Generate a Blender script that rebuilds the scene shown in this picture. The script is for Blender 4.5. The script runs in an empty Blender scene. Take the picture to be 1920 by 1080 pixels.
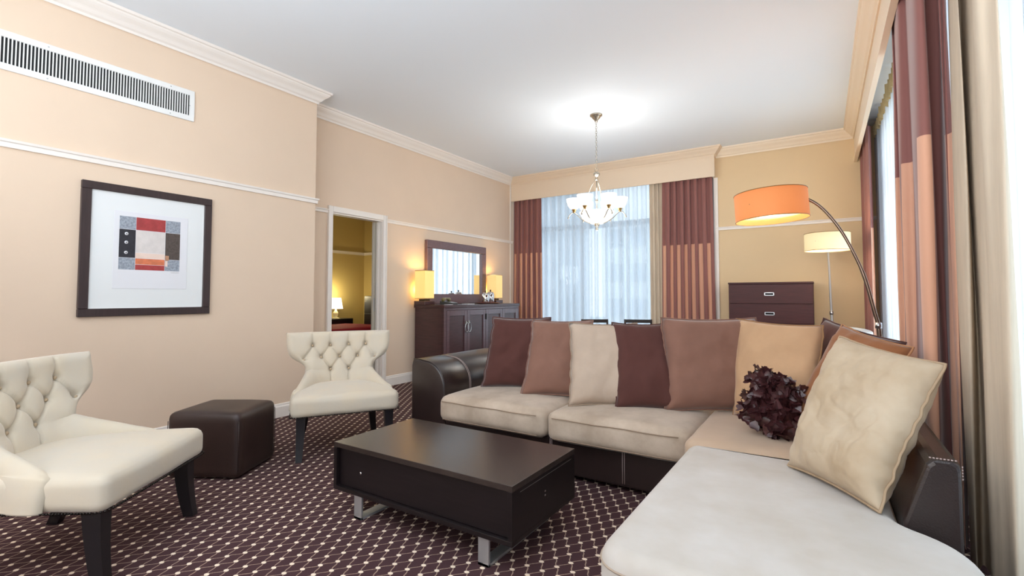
import bpy, bmesh, math, random
import numpy as np
from mathutils import Vector, Matrix, noise
random.seed(7); np.random.seed(7)
PI = math.pi
S = bpy.context.scene
COL = S.collection

# ------------------------------------------------------------------ camera
cd = bpy.data.cameras.new('camera'); cam = bpy.data.objects.new('camera', cd); COL.objects.link(cam)
FPX = 906.0
cd.sensor_width = 36.0; cd.lens = FPX / 1920 * 36.0
cd.shift_y = -23 / 1920
cd.clip_start = 0.02
cam.location = (0, 0, 1.12)
cam.rotation_euler = (math.radians(90 + 2.4), 0, math.radians(32.738))
S.camera = cam

# ------------------------------------------------------------------ world, exposure
W = bpy.data.worlds.new('World'); S.world = W; W.use_nodes = True
nt = W.node_tree; bg = nt.nodes['Background']
tcw = nt.nodes.new('ShaderNodeTexCoord'); sep = nt.nodes.new('ShaderNodeSeparateXYZ')
rmp = nt.nodes.new('ShaderNodeValToRGB')
rmp.color_ramp.elements[0].position = 0.0; rmp.color_ramp.elements[0].color = (0.84, 0.92, 1.0, 1)
rmp.color_ramp.elements[1].position = 0.6; rmp.color_ramp.elements[1].color = (0.74, 0.87, 1.0, 1)
nt.links.new(tcw.outputs['Generated'], sep.inputs[0]); nt.links.new(sep.outputs['Z'], rmp.inputs[0])
nt.links.new(rmp.outputs[0], bg.inputs['Color'])
bg.inputs['Strength'].default_value = 1.25
vs = S.view_settings
vs.view_transform = 'Standard'; vs.look = 'None'; vs.gamma = 1.0; vs.use_curve_mapping = False
vs.exposure = 0.2
S.cycles.max_bounces = 8; S.cycles.diffuse_bounces = 4; S.cycles.transparent_max_bounces = 16
S.cycles.sample_clamp_indirect = 6.0

def area(name, loc, rot, sx, sy, power, color):
    l = bpy.data.lights.new(name, 'AREA'); l.shape = 'RECTANGLE'; l.size = sx; l.size_y = sy
    l.energy = power; l.color = color
    o = bpy.data.objects.new(name, l); COL.objects.link(o); o.location = loc; o.rotation_euler = rot
    return o
# unseen fill lights added behind the camera to brighten the room and ceiling
area('fill_down_behind', (-1.8, -1.2, 3.05), (0, 0, 0), 3.2, 2.0, 17, (1.0, 0.97, 0.94))
area('fill_forward_behind', (-1.5, -2.2, 1.5), (math.radians(105), 0, 0), 3.6, 1.6, 42, (0.97, 0.98, 1.0))
area('fill_up_behind', (-1.1, -0.6, 1.9), (math.radians(148), 0, 0), 3.4, 1.4, 125, (0.84, 0.92, 1.0))
# daylight falling on the outside of the windows
area('daylight_right', (0.94, 4.1, 1.65), (0, math.radians(90), 0), 2.6, 5.0, 95, (0.86, 0.93, 1.0))
area('daylight_far', (-2.9, 7.66, 1.6), (math.radians(-90), 0, 0), 3.2, 2.6, 38, (0.86, 0.93, 1.0))
area('daylight_behind', (0.94, -0.8, 1.65), (0, math.radians(90), 0), 2.6, 3.4, 32, (0.86, 0.93, 1.0))

def point(name, loc, power, color, r=0.04):
    l = bpy.data.lights.new(name, 'POINT'); l.energy = power; l.color = color; l.shadow_soft_size = r
    o = bpy.data.objects.new(name, l); COL.objects.link(o); o.location = loc
    return o

# ------------------------------------------------------------------ materials
def lin(r, g, b):
    f = lambda c: (c / 12.92) if c <= 0.04045 else ((c + 0.055) / 1.055) ** 2.4
    return (f(r / 255), f(g / 255), f(b / 255), 1)
MATS = {}
def mat(name, col, rough=0.6, metal=0.0, spec=0.5, sheen=0.0, coat=0.0, noise_amt=0.0, noise_scale=8.0, col2=None,
        bump=0.0, bump_scale=200.0, emit=None, emit_s=0.0, stretch=(1, 1, 1)):
    if name in MATS: return MATS[name]
    m = bpy.data.materials.new(name); m.use_nodes = True
    n = m.node_tree; b = n.nodes['Principled BSDF']
    b.inputs['Base Color'].default_value = col
    b.inputs['Roughness'].default_value = rough; b.inputs['Metallic'].default_value = metal
    b.inputs['Specular IOR Level'].default_value = spec
    if sheen: b.inputs['Sheen Weight'].default_value = sheen; b.inputs['Sheen Roughness'].default_value = 0.4
    if coat: b.inputs['Coat Weight'].default_value = coat; b.inputs['Coat Roughness'].default_value = 0.15
    if emit: b.inputs['Emission Color'].default_value = emit; b.inputs['Emission Strength'].default_value = emit_s
    if noise_amt or bump:
        tc = n.nodes.new('ShaderNodeTexCoord'); mp = n.nodes.new('ShaderNodeMapping')
        mp.inputs['Scale'].default_value = stretch
        n.links.new(tc.outputs['Object'], mp.inputs[0])
    if noise_amt:
        nz = n.nodes.new('ShaderNodeTexNoise'); nz.inputs['Scale'].default_value = noise_scale
        nz.inputs['Detail'].default_value = 4; nz.inputs['Roughness'].default_value = 0.6
        n.links.new(mp.outputs[0], nz.inputs['Vector'])
        cr = n.nodes.new('ShaderNodeValToRGB')
        c2 = col2 or tuple(c * (1 - noise_amt) for c in col[:3]) + (1,)
        cr.color_ramp.elements[0].position = 0.35; cr.color_ramp.elements[0].color = c2
        cr.color_ramp.elements[1].position = 0.65; cr.color_ramp.elements[1].color = col
        n.links.new(nz.outputs['Fac'], cr.inputs[0]); n.links.new(cr.outputs[0], b.inputs['Base Color'])
    if bump:
        nb = n.nodes.new('ShaderNodeTexNoise'); nb.inputs['Scale'].default_value = bump_scale
        nb.inputs['Detail'].default_value = 3
        n.links.new(mp.outputs[0], nb.inputs['Vector'])
        bp = n.nodes.new('ShaderNodeBump'); bp.inputs['Strength'].default_value = bump; bp.inputs['Distance'].default_value = 0.004
        n.links.new(nb.outputs['Fac'], bp.inputs['Height']); n.links.new(bp.outputs[0], b.inputs['Normal'])
    MATS[name] = m
    return m

M_wall = mat('wallpaper_peach', lin(226, 203, 180), 0.85, spec=0.2, noise_amt=0.035, noise_scale=1.3, bump=0.08, bump_scale=220)
M_wall_lamplit = mat('wallpaper_lamp_tint', lin(222, 196, 158), 0.85, spec=0.2, noise_amt=0.03, noise_scale=1.5, bump=0.08, bump_scale=220)  # wallpaper yellowed: the lamps' warm light is put into its colour
M_wall_bed = mat('wallpaper_olive', lin(205, 182, 120), 0.85, spec=0.2)
M_ceil = mat('ceiling_paint', lin(234, 240, 246), 0.9, spec=0.1, bump=0.05, bump_scale=60)
M_trim = mat('white_trim', lin(236, 228, 220), 0.45, spec=0.4)
M_cream = mat('cream_trim', lin(236, 219, 196), 0.5, spec=0.4)
M_pelmet = mat('pelmet_cream', lin(228, 208, 184), 0.7, spec=0.3)
M_white = mat('white_enamel', lin(232, 232, 230), 0.4)
M_black = mat('duct_black', (0.006, 0.006, 0.007, 1), 0.8)
M_esp = mat('espresso_wood', (0.012, 0.0075, 0.0085, 1), 0.33, spec=0.5, noise_amt=0.4, noise_scale=6, stretch=(1, 12, 12))
M_esp_top = mat('espresso_top', (0.040, 0.028, 0.024, 1), 0.22, spec=0.9, noise_amt=0.25, noise_scale=5, stretch=(1, 14, 1), bump=0.06, bump_scale=60)
M_leg = mat('dark_leg_wood', (0.010, 0.008, 0.010, 1), 0.35)
M_cred = mat('mahogany', lin(72, 42, 44), 0.32, spec=0.6, noise_amt=0.35, noise_scale=7, stretch=(1, 1, 9), coat=0.2)
M_cred_front = mat('mahogany_frame', lin(96, 70, 76), 0.28, spec=0.7, noise_amt=0.25, noise_scale=7, stretch=(1, 1, 9), coat=0.4)
M_chest = mat('chest_wood', lin(72, 32, 32), 0.42, spec=0.3, noise_amt=0.3, noise_scale=5, stretch=(1, 1, 10))
M_leather = mat('brown_leather', (0.024, 0.0135, 0.0125, 1), 0.28, spec=0.6, noise_amt=0.2, noise_scale=10, bump=0.22, bump_scale=240)
M_leather_ott = mat('ottoman_leather', (0.033, 0.016, 0.013, 1), 0.40, spec=0.5, noise_amt=0.2, noise_scale=8, bump=0.25, bump_scale=260)
M_stitch = mat('pale_stitching', lin(170, 150, 145), 0.6)
M_suede = mat('beige_suede', lin(196, 178, 160), 0.9, spec=0.15, sheen=0.25, noise_amt=0.12, noise_scale=4.5, col2=lin(170, 152, 134), bump=0.12, bump_scale=90)
M_suede_l = mat('pale_suede', lin(203, 197, 191), 0.9, spec=0.15, sheen=0.25, noise_amt=0.08, noise_scale=3.2, col2=lin(190, 181, 170), bump=0.10, bump_scale=70)
M_pcream = mat('cream_leather', lin(196, 178, 154), 0.72, spec=0.25, sheen=0.15, noise_amt=0.1, noise_scale=4, col2=lin(180, 158, 130), bump=0.5, bump_scale=22)
M_pcream2 = mat('stone_suede', lin(188, 168, 150), 0.9, spec=0.15, sheen=0.25, noise_amt=0.1, noise_scale=5, bump=0.15, bump_scale=60)
M_ptan = mat('tan_suede', lin(198, 160, 124), 0.9, spec=0.15, sheen=0.25, noise_amt=0.1, noise_scale=5, bump=0.15, bump_scale=60)
M_pmauve = mat('cocoa_suede', lin(136, 100, 86), 0.9, spec=0.15, sheen=0.3, noise_amt=0.12, noise_scale=5, bump=0.15, bump_scale=60)
M_pbrown = mat('chocolate_suede', lin(88, 55, 50), 0.9, spec=0.15, sheen=0.3, noise_amt=0.12, noise_scale=5, bump=0.15, bump_scale=60)
M_prust = mat('rust_suede', lin(152, 100, 66), 0.9, spec=0.15, sheen=0.3, noise_amt=0.12, noise_scale=5, bump=0.15, bump_scale=60)
M_satin = mat('plum_satin', (0.075, 0.022, 0.024, 1), 0.34, spec=0.6, noise_amt=0.5, noise_scale=30)
M_chair = mat('ivory_velvet', lin(208, 194, 172), 0.8, spec=0.2, sheen=0.35, noise_amt=0.07, noise_scale=5, col2=lin(202, 192, 176), bump=0.1, bump_scale=60)
M_button_shade = mat('shaded_button_ivory', lin(186, 164, 136), 0.9)  # chair buttons: ivory darkened to stand in for their shade
M_nail = mat('dark_nails', (0.02, 0.016, 0.014, 1), 0.3, metal=0.8)
M_chrome = mat('chrome', (0.72, 0.72, 0.72, 1), 0.12, metal=1.0)
M_brushed = mat('brushed_steel', (0.55, 0.56, 0.58, 1), 0.3, metal=1.0)
M_bronze = mat('lamp_bronze', lin(128, 110, 96), 0.28, metal=0.85)
M_nickel = mat('antique_nickel', lin(176, 168, 154), 0.25, metal=0.9)
M_gold = mat('gold_cup', lin(196, 160, 104), 0.28, metal=0.9)
M_mirror = mat('mirror_glass', (0.92, 0.94, 0.95, 1), 0.0, metal=1.0)
M_mirframe = mat('mirror_frame', lin(116, 88, 90), 0.35, spec=0.6, noise_amt=0.25, noise_scale=60, bump=0.3, bump_scale=150)
M_picframe = mat('picture_frame_wood', lin(58, 42, 42), 0.42, noise_amt=0.3, noise_scale=60, stretch=(1, 1, 0.1))
M_mat = mat('mount_board', lin(228, 230, 230), 0.8)
M_paper = mat('print_paper', lin(226, 226, 230), 0.8)
M_fp = lambda n, c, a=0.25, s=40: mat(n, lin(*c), 0.7, noise_amt=a, noise_scale=s)
M_dress = mat('dark_chairs_wood', (0.02, 0.014, 0.013, 1), 0.3)

def sheer_mat(name, col, transp):
    """voile: open weave seen face on, closing up where a fold turns edge on"""
    m = bpy.data.materials.new(name); m.use_nodes = True; n = m.node_tree; n.nodes.clear()
    o = n.nodes.new('ShaderNodeOutputMaterial')
    d = n.nodes.new('ShaderNodeBsdfDiffuse'); d.inputs[0].default_value = col
    t = n.nodes.new('ShaderNodeBsdfTranslucent'); t.inputs[0].default_value = col
    p = n.nodes.new('ShaderNodeBsdfTransparent')
    a = n.nodes.new('ShaderNodeMixShader'); a.inputs[0].default_value = 0.6
    b = n.nodes.new('ShaderNodeMixShader')
    lw = n.nodes.new('ShaderNodeLayerWeight'); lw.inputs[0].default_value = 0.5
    mr_ = n.nodes.new('ShaderNodeMapRange'); mr_.inputs[1].default_value = 0.0; mr_.inputs[2].default_value = 0.9
    mr_.inputs[3].default_value = transp; mr_.inputs[4].default_value = transp * .12
    n.links.new(lw.outputs['Facing'], mr_.inputs[0]); n.links.new(mr_.outputs[0], b.inputs[0])
    n.links.new(d.outputs[0], a.inputs[1]); n.links.new(t.outputs[0], a.inputs[2])
    n.links.new(a.outputs[0], b.inputs[1]); n.links.new(p.outputs[0], b.inputs[2])
    n.links.new(b.outputs[0], o.inputs[0])
    return m
M_sheer = sheer_mat('sheer_voile', lin(222, 228, 234), 0.42)
M_header = mat('header_tape', lin(206, 184, 140), 0.8)
M_lining = mat('curtain_lining', lin(205, 188, 166), 0.9, noise_amt=0.1, noise_scale=40, stretch=(1, 1, 0.1))

def drape_mat():
    m = bpy.data.materials.new('striped_drape'); m.use_nodes = True; n = m.node_tree; b = n.nodes['Principled BSDF']
    b.inputs['Roughness'].default_value = 0.75; b.inputs['Specular IOR Level'].default_value = 0.3
    b.inputs['Sheen Weight'].default_value = 0.3
    uv = n.nodes.new('ShaderNodeUVMap'); sp = n.nodes.new('ShaderNodeSeparateXYZ'); n.links.new(uv.outputs[0], sp.inputs[0])
    fr = n.nodes.new('ShaderNodeMath'); fr.operation = 'FRACT'; n.links.new(sp.outputs[0], fr.inputs[0])
    gt = n.nodes.new('ShaderNodeMath'); gt.operation = 'GREATER_THAN'; gt.inputs[1].default_value = 0.44; n.links.new(fr.outputs[0], gt.inputs[0])
    lt = n.nodes.new('ShaderNodeMath'); lt.operation = 'LESS_THAN'; lt.inputs[1].default_value = 1.86; n.links.new(sp.outputs[1], lt.inputs[0])
    mu = n.nodes.new('ShaderNodeMath'); mu.operation = 'MULTIPLY'; n.links.new(gt.outputs[0], mu.inputs[0]); n.links.new(lt.outputs[0], mu.inputs[1])
    mx = n.nodes.new('ShaderNodeMix'); mx.data_type = 'RGBA'; n.links.new(mu.outputs[0], mx.inputs[0])
    mx.inputs[6].default_value = lin(140, 92, 86); mx.inputs[7].default_value = lin(218, 166, 138)
    n.links.new(mx.outputs[2], b.inputs['Base Color'])
    return m
M_drape = drape_mat()

def carpet_mat():
    m = bpy.data.materials.new('diamond_carpet'); m.use_nodes = True; n = m.node_tree; b = n.nodes['Principled BSDF']
    b.inputs['Roughness'].default_value = 0.95; b.inputs['Specular IOR Level'].default_value = 0.1
    tc = n.nodes.new('ShaderNodeTexCoord')
    sp = n.nodes.new('ShaderNodeSeparateXYZ'); n.links.new(tc.outputs['Object'], sp.inputs[0])
    def M(op, a, bb=None, c=None):
        q = n.nodes.new('ShaderNodeMath'); q.operation = op
        for i, v in enumerate((a, bb, c)):
            if v is None: continue
            if isinstance(v, (int, float)): q.inputs[i].default_value = v
            else: n.links.new(v, q.inputs[i])
        return q.outputs[0]
    # cells: repeat 0.0725 across x, rows every 0.058 in y, staggered; diagonal warp threads with a slight wave
    u = M('MULTIPLY', M('ADD', sp.outputs[0], 1.061), 1 / 0.0725)
    v = M('MULTIPLY', M('SUBTRACT', sp.outputs[1], 1.882), 1 / 0.116)
    wob = M('MULTIPLY', M('SINE', M('MULTIPLY', v, 4 * PI)), 0.05)
    uw = M('ADD', u, wob)
    def near0(x):
        f = M('FRACT', M('ADD', x, 0.5)); return M('ABSOLUTE', M('SUBTRACT', f, 0.5))
    a = near0(M('ADD', uw, v)); c = near0(M('SUBTRACT', uw, v))
    l1 = M('LESS_THAN', a, 0.035); l2 = M('LESS_THAN', c, 0.035)
    # broken yarn look of the threads
    sn = n.nodes.new('ShaderNodeTexNoise'); sn.inputs['Scale'].default_value = 170
    n.links.new(tc.outputs['Object'], sn.inputs['Vector'])
    lines = M('MULTIPLY', M('MAXIMUM', l1, l2), M('MULTIPLY_ADD', sn.outputs['Fac'], 0.8, 0.05))
    # node tufts, both lattices
    du = near0(u); dv = near0(v); du2 = near0(M('ADD', u, 0.5)); dv2 = near0(M('ADD', v, 0.5))
    def dot(x, y):
        return M('MULTIPLY', M('LESS_THAN', x, 0.155), M('LESS_THAN', M('ADD', M('MULTIPLY', x, 0.35), y), 0.088))
    dots = M('MAXIMUM', dot(du, dv), dot(du2, dv2))
    big = n.nodes.new('ShaderNodeTexNoise'); big.inputs['Scale'].default_value = 420
    n.links.new(tc.outputs['Object'], big.inputs['Vector'])
    base = n.nodes.new('ShaderNodeMix'); base.data_type = 'RGBA'; n.links.new(big.outputs['Fac'], base.inputs[0])
    base.inputs[6].default_value = lin(50, 31, 35); base.inputs[7].default_value = lin(94, 68, 70)
    m1 = n.nodes.new('ShaderNodeMix'); m1.data_type = 'RGBA'; n.links.new(lines, m1.inputs[0])
    n.links.new(base.outputs[2], m1.inputs[6]); m1.inputs[7].default_value = lin(225, 195, 170)
    m2 = n.nodes.new('ShaderNodeMix'); m2.data_type = 'RGBA'; n.links.new(dots, m2.inputs[0])
    n.links.new(m1.outputs[2], m2.inputs[6]); m2.inputs[7].default_value = lin(242, 222, 200)
    n.links.new(m2.outputs[2], b.inputs['Base Color'])
    bp = n.nodes.new('ShaderNodeBump'); bp.inputs['Strength'].default_value = 0.35; bp.inputs['Distance'].default_value = 0.004
    n.links.new(big.outputs['Fac'], bp.inputs['Height']); n.links.new(bp.outputs[0], b.inputs['Normal'])
    return m
M_carpet = carpet_mat()

def glow(name, col, s, base=None):
    return mat(name, base or col, 0.8, emit=col, emit_s=s)

# ------------------------------------------------------------------ mesh helpers
def link(name, me, m=None, parent=None, smooth=False):
    o = bpy.data.objects.new(name, me); COL.objects.link(o)
    if m is not None:
        for mm in (m if isinstance(m, (list, tuple)) else [m]): me.materials.append(mm)
    if smooth:
        for p in me.polygons: p.use_smooth = True
    if parent is not None: o.parent = parent
    return o
def from_py(name, v, f, m=None, parent=None, smooth=False):
    me = bpy.data.meshes.new(name); me.from_pydata([tuple(map(float, q)) for q in v], [], [tuple(map(int, q)) for q in f]); me.update()
    return link(name, me, m, parent, smooth)
def from_bm(name, bm, m=None, parent=None, smooth=False):
    me = bpy.data.meshes.new(name); bm.normal_update(); bm.to_mesh(me); bm.free()
    return link(name, me, m, parent, smooth)
def bbox(bm, x0, x1, y0, y1, z0, z1, bev=0.0, seg=1, mi=0):
    r = bmesh.ops.create_cube(bm, size=1)
    vs_ = r['verts']
    for q in vs_:
        q.co = Vector(((x0 + x1) / 2 + q.co.x * (x1 - x0), (y0 + y1) / 2 + q.co.y * (y1 - y0), (z0 + z1) / 2 + q.co.z * (z1 - z0)))
    fs = {f for q in vs_ for f in q.link_faces}
    for f in fs: f.material_index = mi
    if bev:
        es = list({e for q in vs_ for e in q.link_edges})
        r2 = bmesh.ops.bevel(bm, geom=es, offset=bev, segments=seg, affect='EDGES', profile=0.5)
        for f in r2['faces']: f.material_index = mi
    return vs_
def box(name, x0, x1, y0, y1, z0, z1, m, parent=None, bev=0.0, seg=2, smooth=False):
    bm = bmesh.new(); bbox(bm, min(x0, x1), max(x0, x1), min(y0, y1), max(y0, y1), min(z0, z1), max(z0, z1), bev, seg)
    return from_bm(name, bm, m, parent, smooth)
def lathe_py(prof, n=24, cx=0, cy=0, cz=0):
    v = []; f = []
    for r, z in prof:
        for i in range(n):
            a = 2 * PI * i / n; v.append((cx + r * math.cos(a), cy + r * math.sin(a), cz + z))
    for j in range(len(prof) - 1):
        for i in range(n):
            k = (i + 1) % n
            f.append((j * n + i, j * n + k, (j + 1) * n + k, (j + 1) * n + i))
    return v, f
def lathe(name, prof, m, parent=None, n=24, loc=(0, 0, 0), smooth=True):
    v, f = lathe_py(prof, n, *loc)
    f.append(tuple(reversed(range(n)))); k = (len(prof) - 1) * n; f.append(tuple(range(k, k + n)))
    o = from_py(name, v, f, m, parent, smooth)
    bm = bmesh.new(); bm.from_mesh(o.data); bmesh.ops.recalc_face_normals(bm, faces=bm.faces); bm.to_mesh(o.data); bm.free()
    return o
def tube_py(pts, r, n=8, closed=False):
    pts = [Vector(p) for p in pts]; N = len(pts); v = []; f = []
    rr = r if isinstance(r, (list, tuple)) else [r] * N
    up = None
    for i, p in enumerate(pts):
        if closed: t = pts[(i + 1) % N] - pts[i - 1]
        else: t = pts[min(i + 1, N - 1)] - pts[max(i - 1, 0)]
        t.normalize()
        if up is None:
            up = Vector((0, 0, 1)) if abs(t.z) < 0.9 else Vector((1, 0, 0))
        s = t.cross(up); s.normalize(); up = s.cross(t); up.normalize()
        for k in range(n):
            a = 2 * PI * k / n; v.append(p + (s * math.cos(a) + up * math.sin(a)) * rr[i])
    M_ = N if closed else N - 1
    for i in range(M_):
        j = (i + 1) % N
        for k in range(n):
            l = (k + 1) % n; f.append((i * n + k, i * n + l, j * n + l, j * n + k))
    if not closed:
        f.append(tuple(reversed(range(n)))); f.append(tuple(range((N - 1) * n, N * n)))
    return [tuple(q) for q in v], f
def tube(name, pts, r, m, parent=None, n=8, closed=False):
    v, f = tube_py(pts, r, n, closed); return from_py(name, v, f, m, parent, True)
def join_py(items):
    V = []; F = []
    for v, f in items:
        b = len(V); V += list(v); F += [tuple(i + b for i in q) for q in f]
    return V, F
def empty(name, loc=(0, 0, 0), rz=0):
    o = bpy.data.objects.new(name, None); COL.objects.link(o); o.location = loc; o.rotation_euler = (0, 0, rz)
    o.empty_display_size = 0.1
    return o
def tag(o, label, cat, group=None):
    o['label'] = label; o['category'] = cat
    if group: o['group'] = group
    return o
def struct(o): o['kind'] = 'structure'; return o
def copy_tree(o, parent=None):
    c = o.copy(); COL.objects.link(c); c.parent = parent
    for ch in list(o.children): copy_tree(ch, c)
    return c

def sweep(name, prof, path, m, seg=None, parent=None):
    """profile (out, z) swept along XY path; interior of the room lies right of the travel direction; mitred"""
    n = len(path); P_ = [Vector((p[0], p[1])) for p in path]
    nrm = []
    for i in range(n - 1):
        d = (P_[i + 1] - P_[i]).normalized(); nrm.append(Vector((d.y, -d.x)))
    rings = []
    for i in range(n):
        if i == 0: w = nrm[0]
        elif i == n - 1: w = nrm[-1]
        else:
            w = nrm[i - 1] + nrm[i]; w = w / (w.dot(nrm[i]))
        rings.append([(P_[i].x + w.x * o_, P_[i].y + w.y * o_, z) for o_, z in prof])
    a, b = seg if seg else (0, n - 1)
    V = []; F = []; k = len(prof)
    for i in range(a, b + 1): V += rings[i]
    for i in range(b - a):
        for j in range(k - 1):
            F.append((i * k + j, i * k + j + 1, (i + 1) * k + j + 1, (i + 1) * k + j))
    F.append(tuple(range(k))); F.append(tuple(reversed(range((b - a) * k, (b - a + 1) * k))))
    for i in range(b - a): F.append((i * k + k - 1, i * k, (i + 1) * k, (i + 1) * k + k - 1))
    return from_py(name, V, F, m, parent)

# ------------------------------------------------------------------ room shell
XN, XF, YB, ZC = -4.26, -4.58, 7.22, 3.18
XR = 0.66; YBK = -3.2
# floor (bedroom included)
struct(from_py('floor', [(-9, YBK, 0), (1.2, YBK, 0), (1.2, 7.6, 0), (-9, 7.6, 0), (-9, YBK, -.1), (1.2, YBK, -.1), (1.2, 7.6, -.1), (-9, 7.6, -.1)],
               [(0, 1, 2, 3), (7, 6, 5, 4), (0, 4, 5, 1), (1, 5, 6, 2), (2, 6, 7, 3), (3, 7, 4, 0)], M_carpet))
struct(box('ceiling', -4.9, 1.0, YBK - .2, 7.8, ZC, ZC + .15, M_ceil))
DY0, DY1, DZ = 3.42, 4.155, 2.055
bm = bmesh.new()
bbox(bm, -4.68, XN, YBK, 2.98, 0, ZC)
bbox(bm, -4.68, XF, 2.98, DY0, 0, ZC)
bbox(bm, -4.68, XF, DY0, DY1, DZ, ZC)
bbox(bm, -4.68, XF, DY1, 7.6, 0, ZC)
struct(from_bm('wall_left', bm, M_wall))
bm = bmesh.new()
bbox(bm, -1.262, 1.0, YB, 7.6, 0, ZC)
bbox(bm, -4.58, -1.262, YB, 7.6, 2.95, ZC)
bbox(bm, -4.58, -1.262, YB + .16, 7.6, 0, 0.28)
struct(from_bm('wall_back', bm, M_wall_lamplit))
bm = bmesh.new()
bbox(bm, XR, 0.95, -2.9, 7.22, 0, 0.25); bbox(bm, XR, 0.95, -2.9, 7.22, 2.98, ZC)
bbox(bm, XR, 0.95, YBK, -2.6, 0.0, ZC); bbox(bm, XR, 0.95, 6.75, 7.22, 0.25, 2.98); bbox(bm, XR, 0.95, 1.1, 1.5, 0.25, 2.98)
struct(from_bm('wall_right', bm, M_wall))
struct(box('wall_front', -4.9, 1.0, YBK - .2, YBK, 0, ZC, M_wall))

# crown moulding, rail, baseboards
crown = [(0, 3.06), (0.012, 3.055), (0.014, 3.075), (0.03, 3.085), (0.045, 3.105), (0.052, 3.112), (0.075, 3.13), (0.088, 3.145), (0.092, 3.155), (0.105, 3.16), (0.108, 3.18), (0, 3.18)]
cpath = [(XN, YBK), (XN, 2.98), (XF, 2.98), (XF, 7.08), (-1.235, 7.08), (-1.235, YB), (0.365, YB), (0.365, YBK)]
struct(sweep('trim_1', crown, cpath, M_trim, (0, 3)))
struct(sweep('trim_2', crown, cpath, M_pelmet, (3, 5)))
struct(sweep('trim_3', crown, cpath, M_cream, (5, 7)))
rail = [(0, 2.045), (0.016, 2.045), (0.018, 2.075), (0.026, 2.08), (0.03, 2.095), (0, 2.098)]
struct(sweep('trim_4', rail, [(XN, YBK), (XN, 2.98), (XF, 2.98)], M_trim))
rail2 = [(o_, 2.036 + (z - 2.045) * 0.85) for o_, z in rail]
struct(sweep('trim_5', rail2, [(XF, 3.0), (XF, 3.356)], M_trim))
struct(sweep('trim_6', rail2, [(XF, 4.209), (XF, 7.12)], M_trim))
struct(sweep('trim_7', rail2, [(-1.235, YB), (0.6, YB)], M_trim))
bas = [(0, 0), (0.016, 0), (0.016, 0.095), (0.010, 0.105), (0.008, 0.12), (0, 0.125)]
struct(sweep('baseboard_left', bas, [(XN, YBK), (XN, 2.98), (XF, 2.98), (XF, 3.356)], M_trim))
struct(sweep('baseboard_left', bas, [(XF, 4.209), (XF, 7.22)], M_trim))
struct(sweep('baseboard_back', bas, [(-1.2, YB), (0.6, YB)], M_trim))

# valance over the far window and pelmet along the right windows
bm = bmesh.new()
bbox(bm, XF, -1.235, 7.08, 7.10, 2.775, ZC); bbox(bm, -1.255, -1.235, 7.10, YB, 2.775, ZC)
bbox(bm, -1.25, -1.222, 7.066, 7.082, 2.765, 3.07)
struct(from_bm('valance_back', bm, M_pelmet))
bm = bmesh.new()
bbox(bm, 0.365, 0.385, YBK, YB, 2.775, ZC); bbox(bm, 0.355, 0.392, YBK, YB, 2.765, 2.79)
struct(from_bm('valance_right', bm, M_cream))
# white corner trims of the far window recess
struct(box('trim_8', -1.262, -1.205, 7.195, 7.222, 0, 2.78, M_trim, bev=.004))
struct(box('trim_9', XF, XF + .012, 7.05, 7.075, 0.12, 3.06, M_trim))

# doorway casing, jambs, sliding door
bm = bmesh.new()
for (y0, y1, z0, z1) in ((3.366, 3.42, 0, 2.122), (4.155, 4.198, 0, 2.122), (3.4202, 4.1548, 2.056, 2.1218)):
    bbox(bm, XF, XF + .02, y0, y1, z0, z1, .004)
bbox(bm, XF, XF + .028, 4.1982, 4.208, 0, 2.121); bbox(bm, XF, XF + .028, 3.357, 3.3658, 0, 2.121)
struct(from_bm('door_frame', bm, M_trim))
bm = bmesh.new()
bbox(bm, -4.68, XF, 3.42, 3.432, 0, 2.055); bbox(bm, -4.68, XF, 4.145, 4.1549, 0, 2.055); bbox(bm, -4.68, XF, 3.4321, 4.1449, 2.04, 2.0549)
bbox(bm, -4.64, -4.63, 4.128, 4.1449, 0, 2.04)
struct(from_bm('trim_10', bm, M_trim))
dr = struct(box('door_1', -4.72, -4.69, 4.108, 4.25, 0.01, 2.04, mat('door_grey', lin(196, 188, 172), 0.4), bev=.003))
o = box('door_handle', -4.692, -4.684, 4.114, 4.132, 0.93, 1.09, M_brushed, dr, bev=.004)

# bedroom beyond the door
struct(box('wall_bedroom_left', -8.75, -8.6, 1.0, 7.4, 0, 3.2, M_wall_bed))
struct(box('wall_bedroom_back', -8.6, -4.68, 7.27, 7.4, 0, 3.2, M_wall_bed))
struct(box('wall_bedroom_front', -8.6, -4.68, 0.9, 1.0, 0, 3.2, M_wall_bed))
struct(box('ceiling_bedroom', -8.75, -4.68, 0.9, 7.4, 3.1, 3.2, M_ceil))
struct(sweep('trim_11', [(0, 2.02), (.02, 2.02), (.02, 2.05), (.028, 2.06), (.028, 2.08), (0, 2.08)], [(-8.6, 1.0), (-8.6, 7.27), (-4.69, 7.27)], M_trim))
point('bedroom_fill_light', (-6.2, 4.6, 2.6), 22, (1.0, 0.86, 0.55), .15)  # unseen fill light added to brighten the bedroom, no fixture

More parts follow.
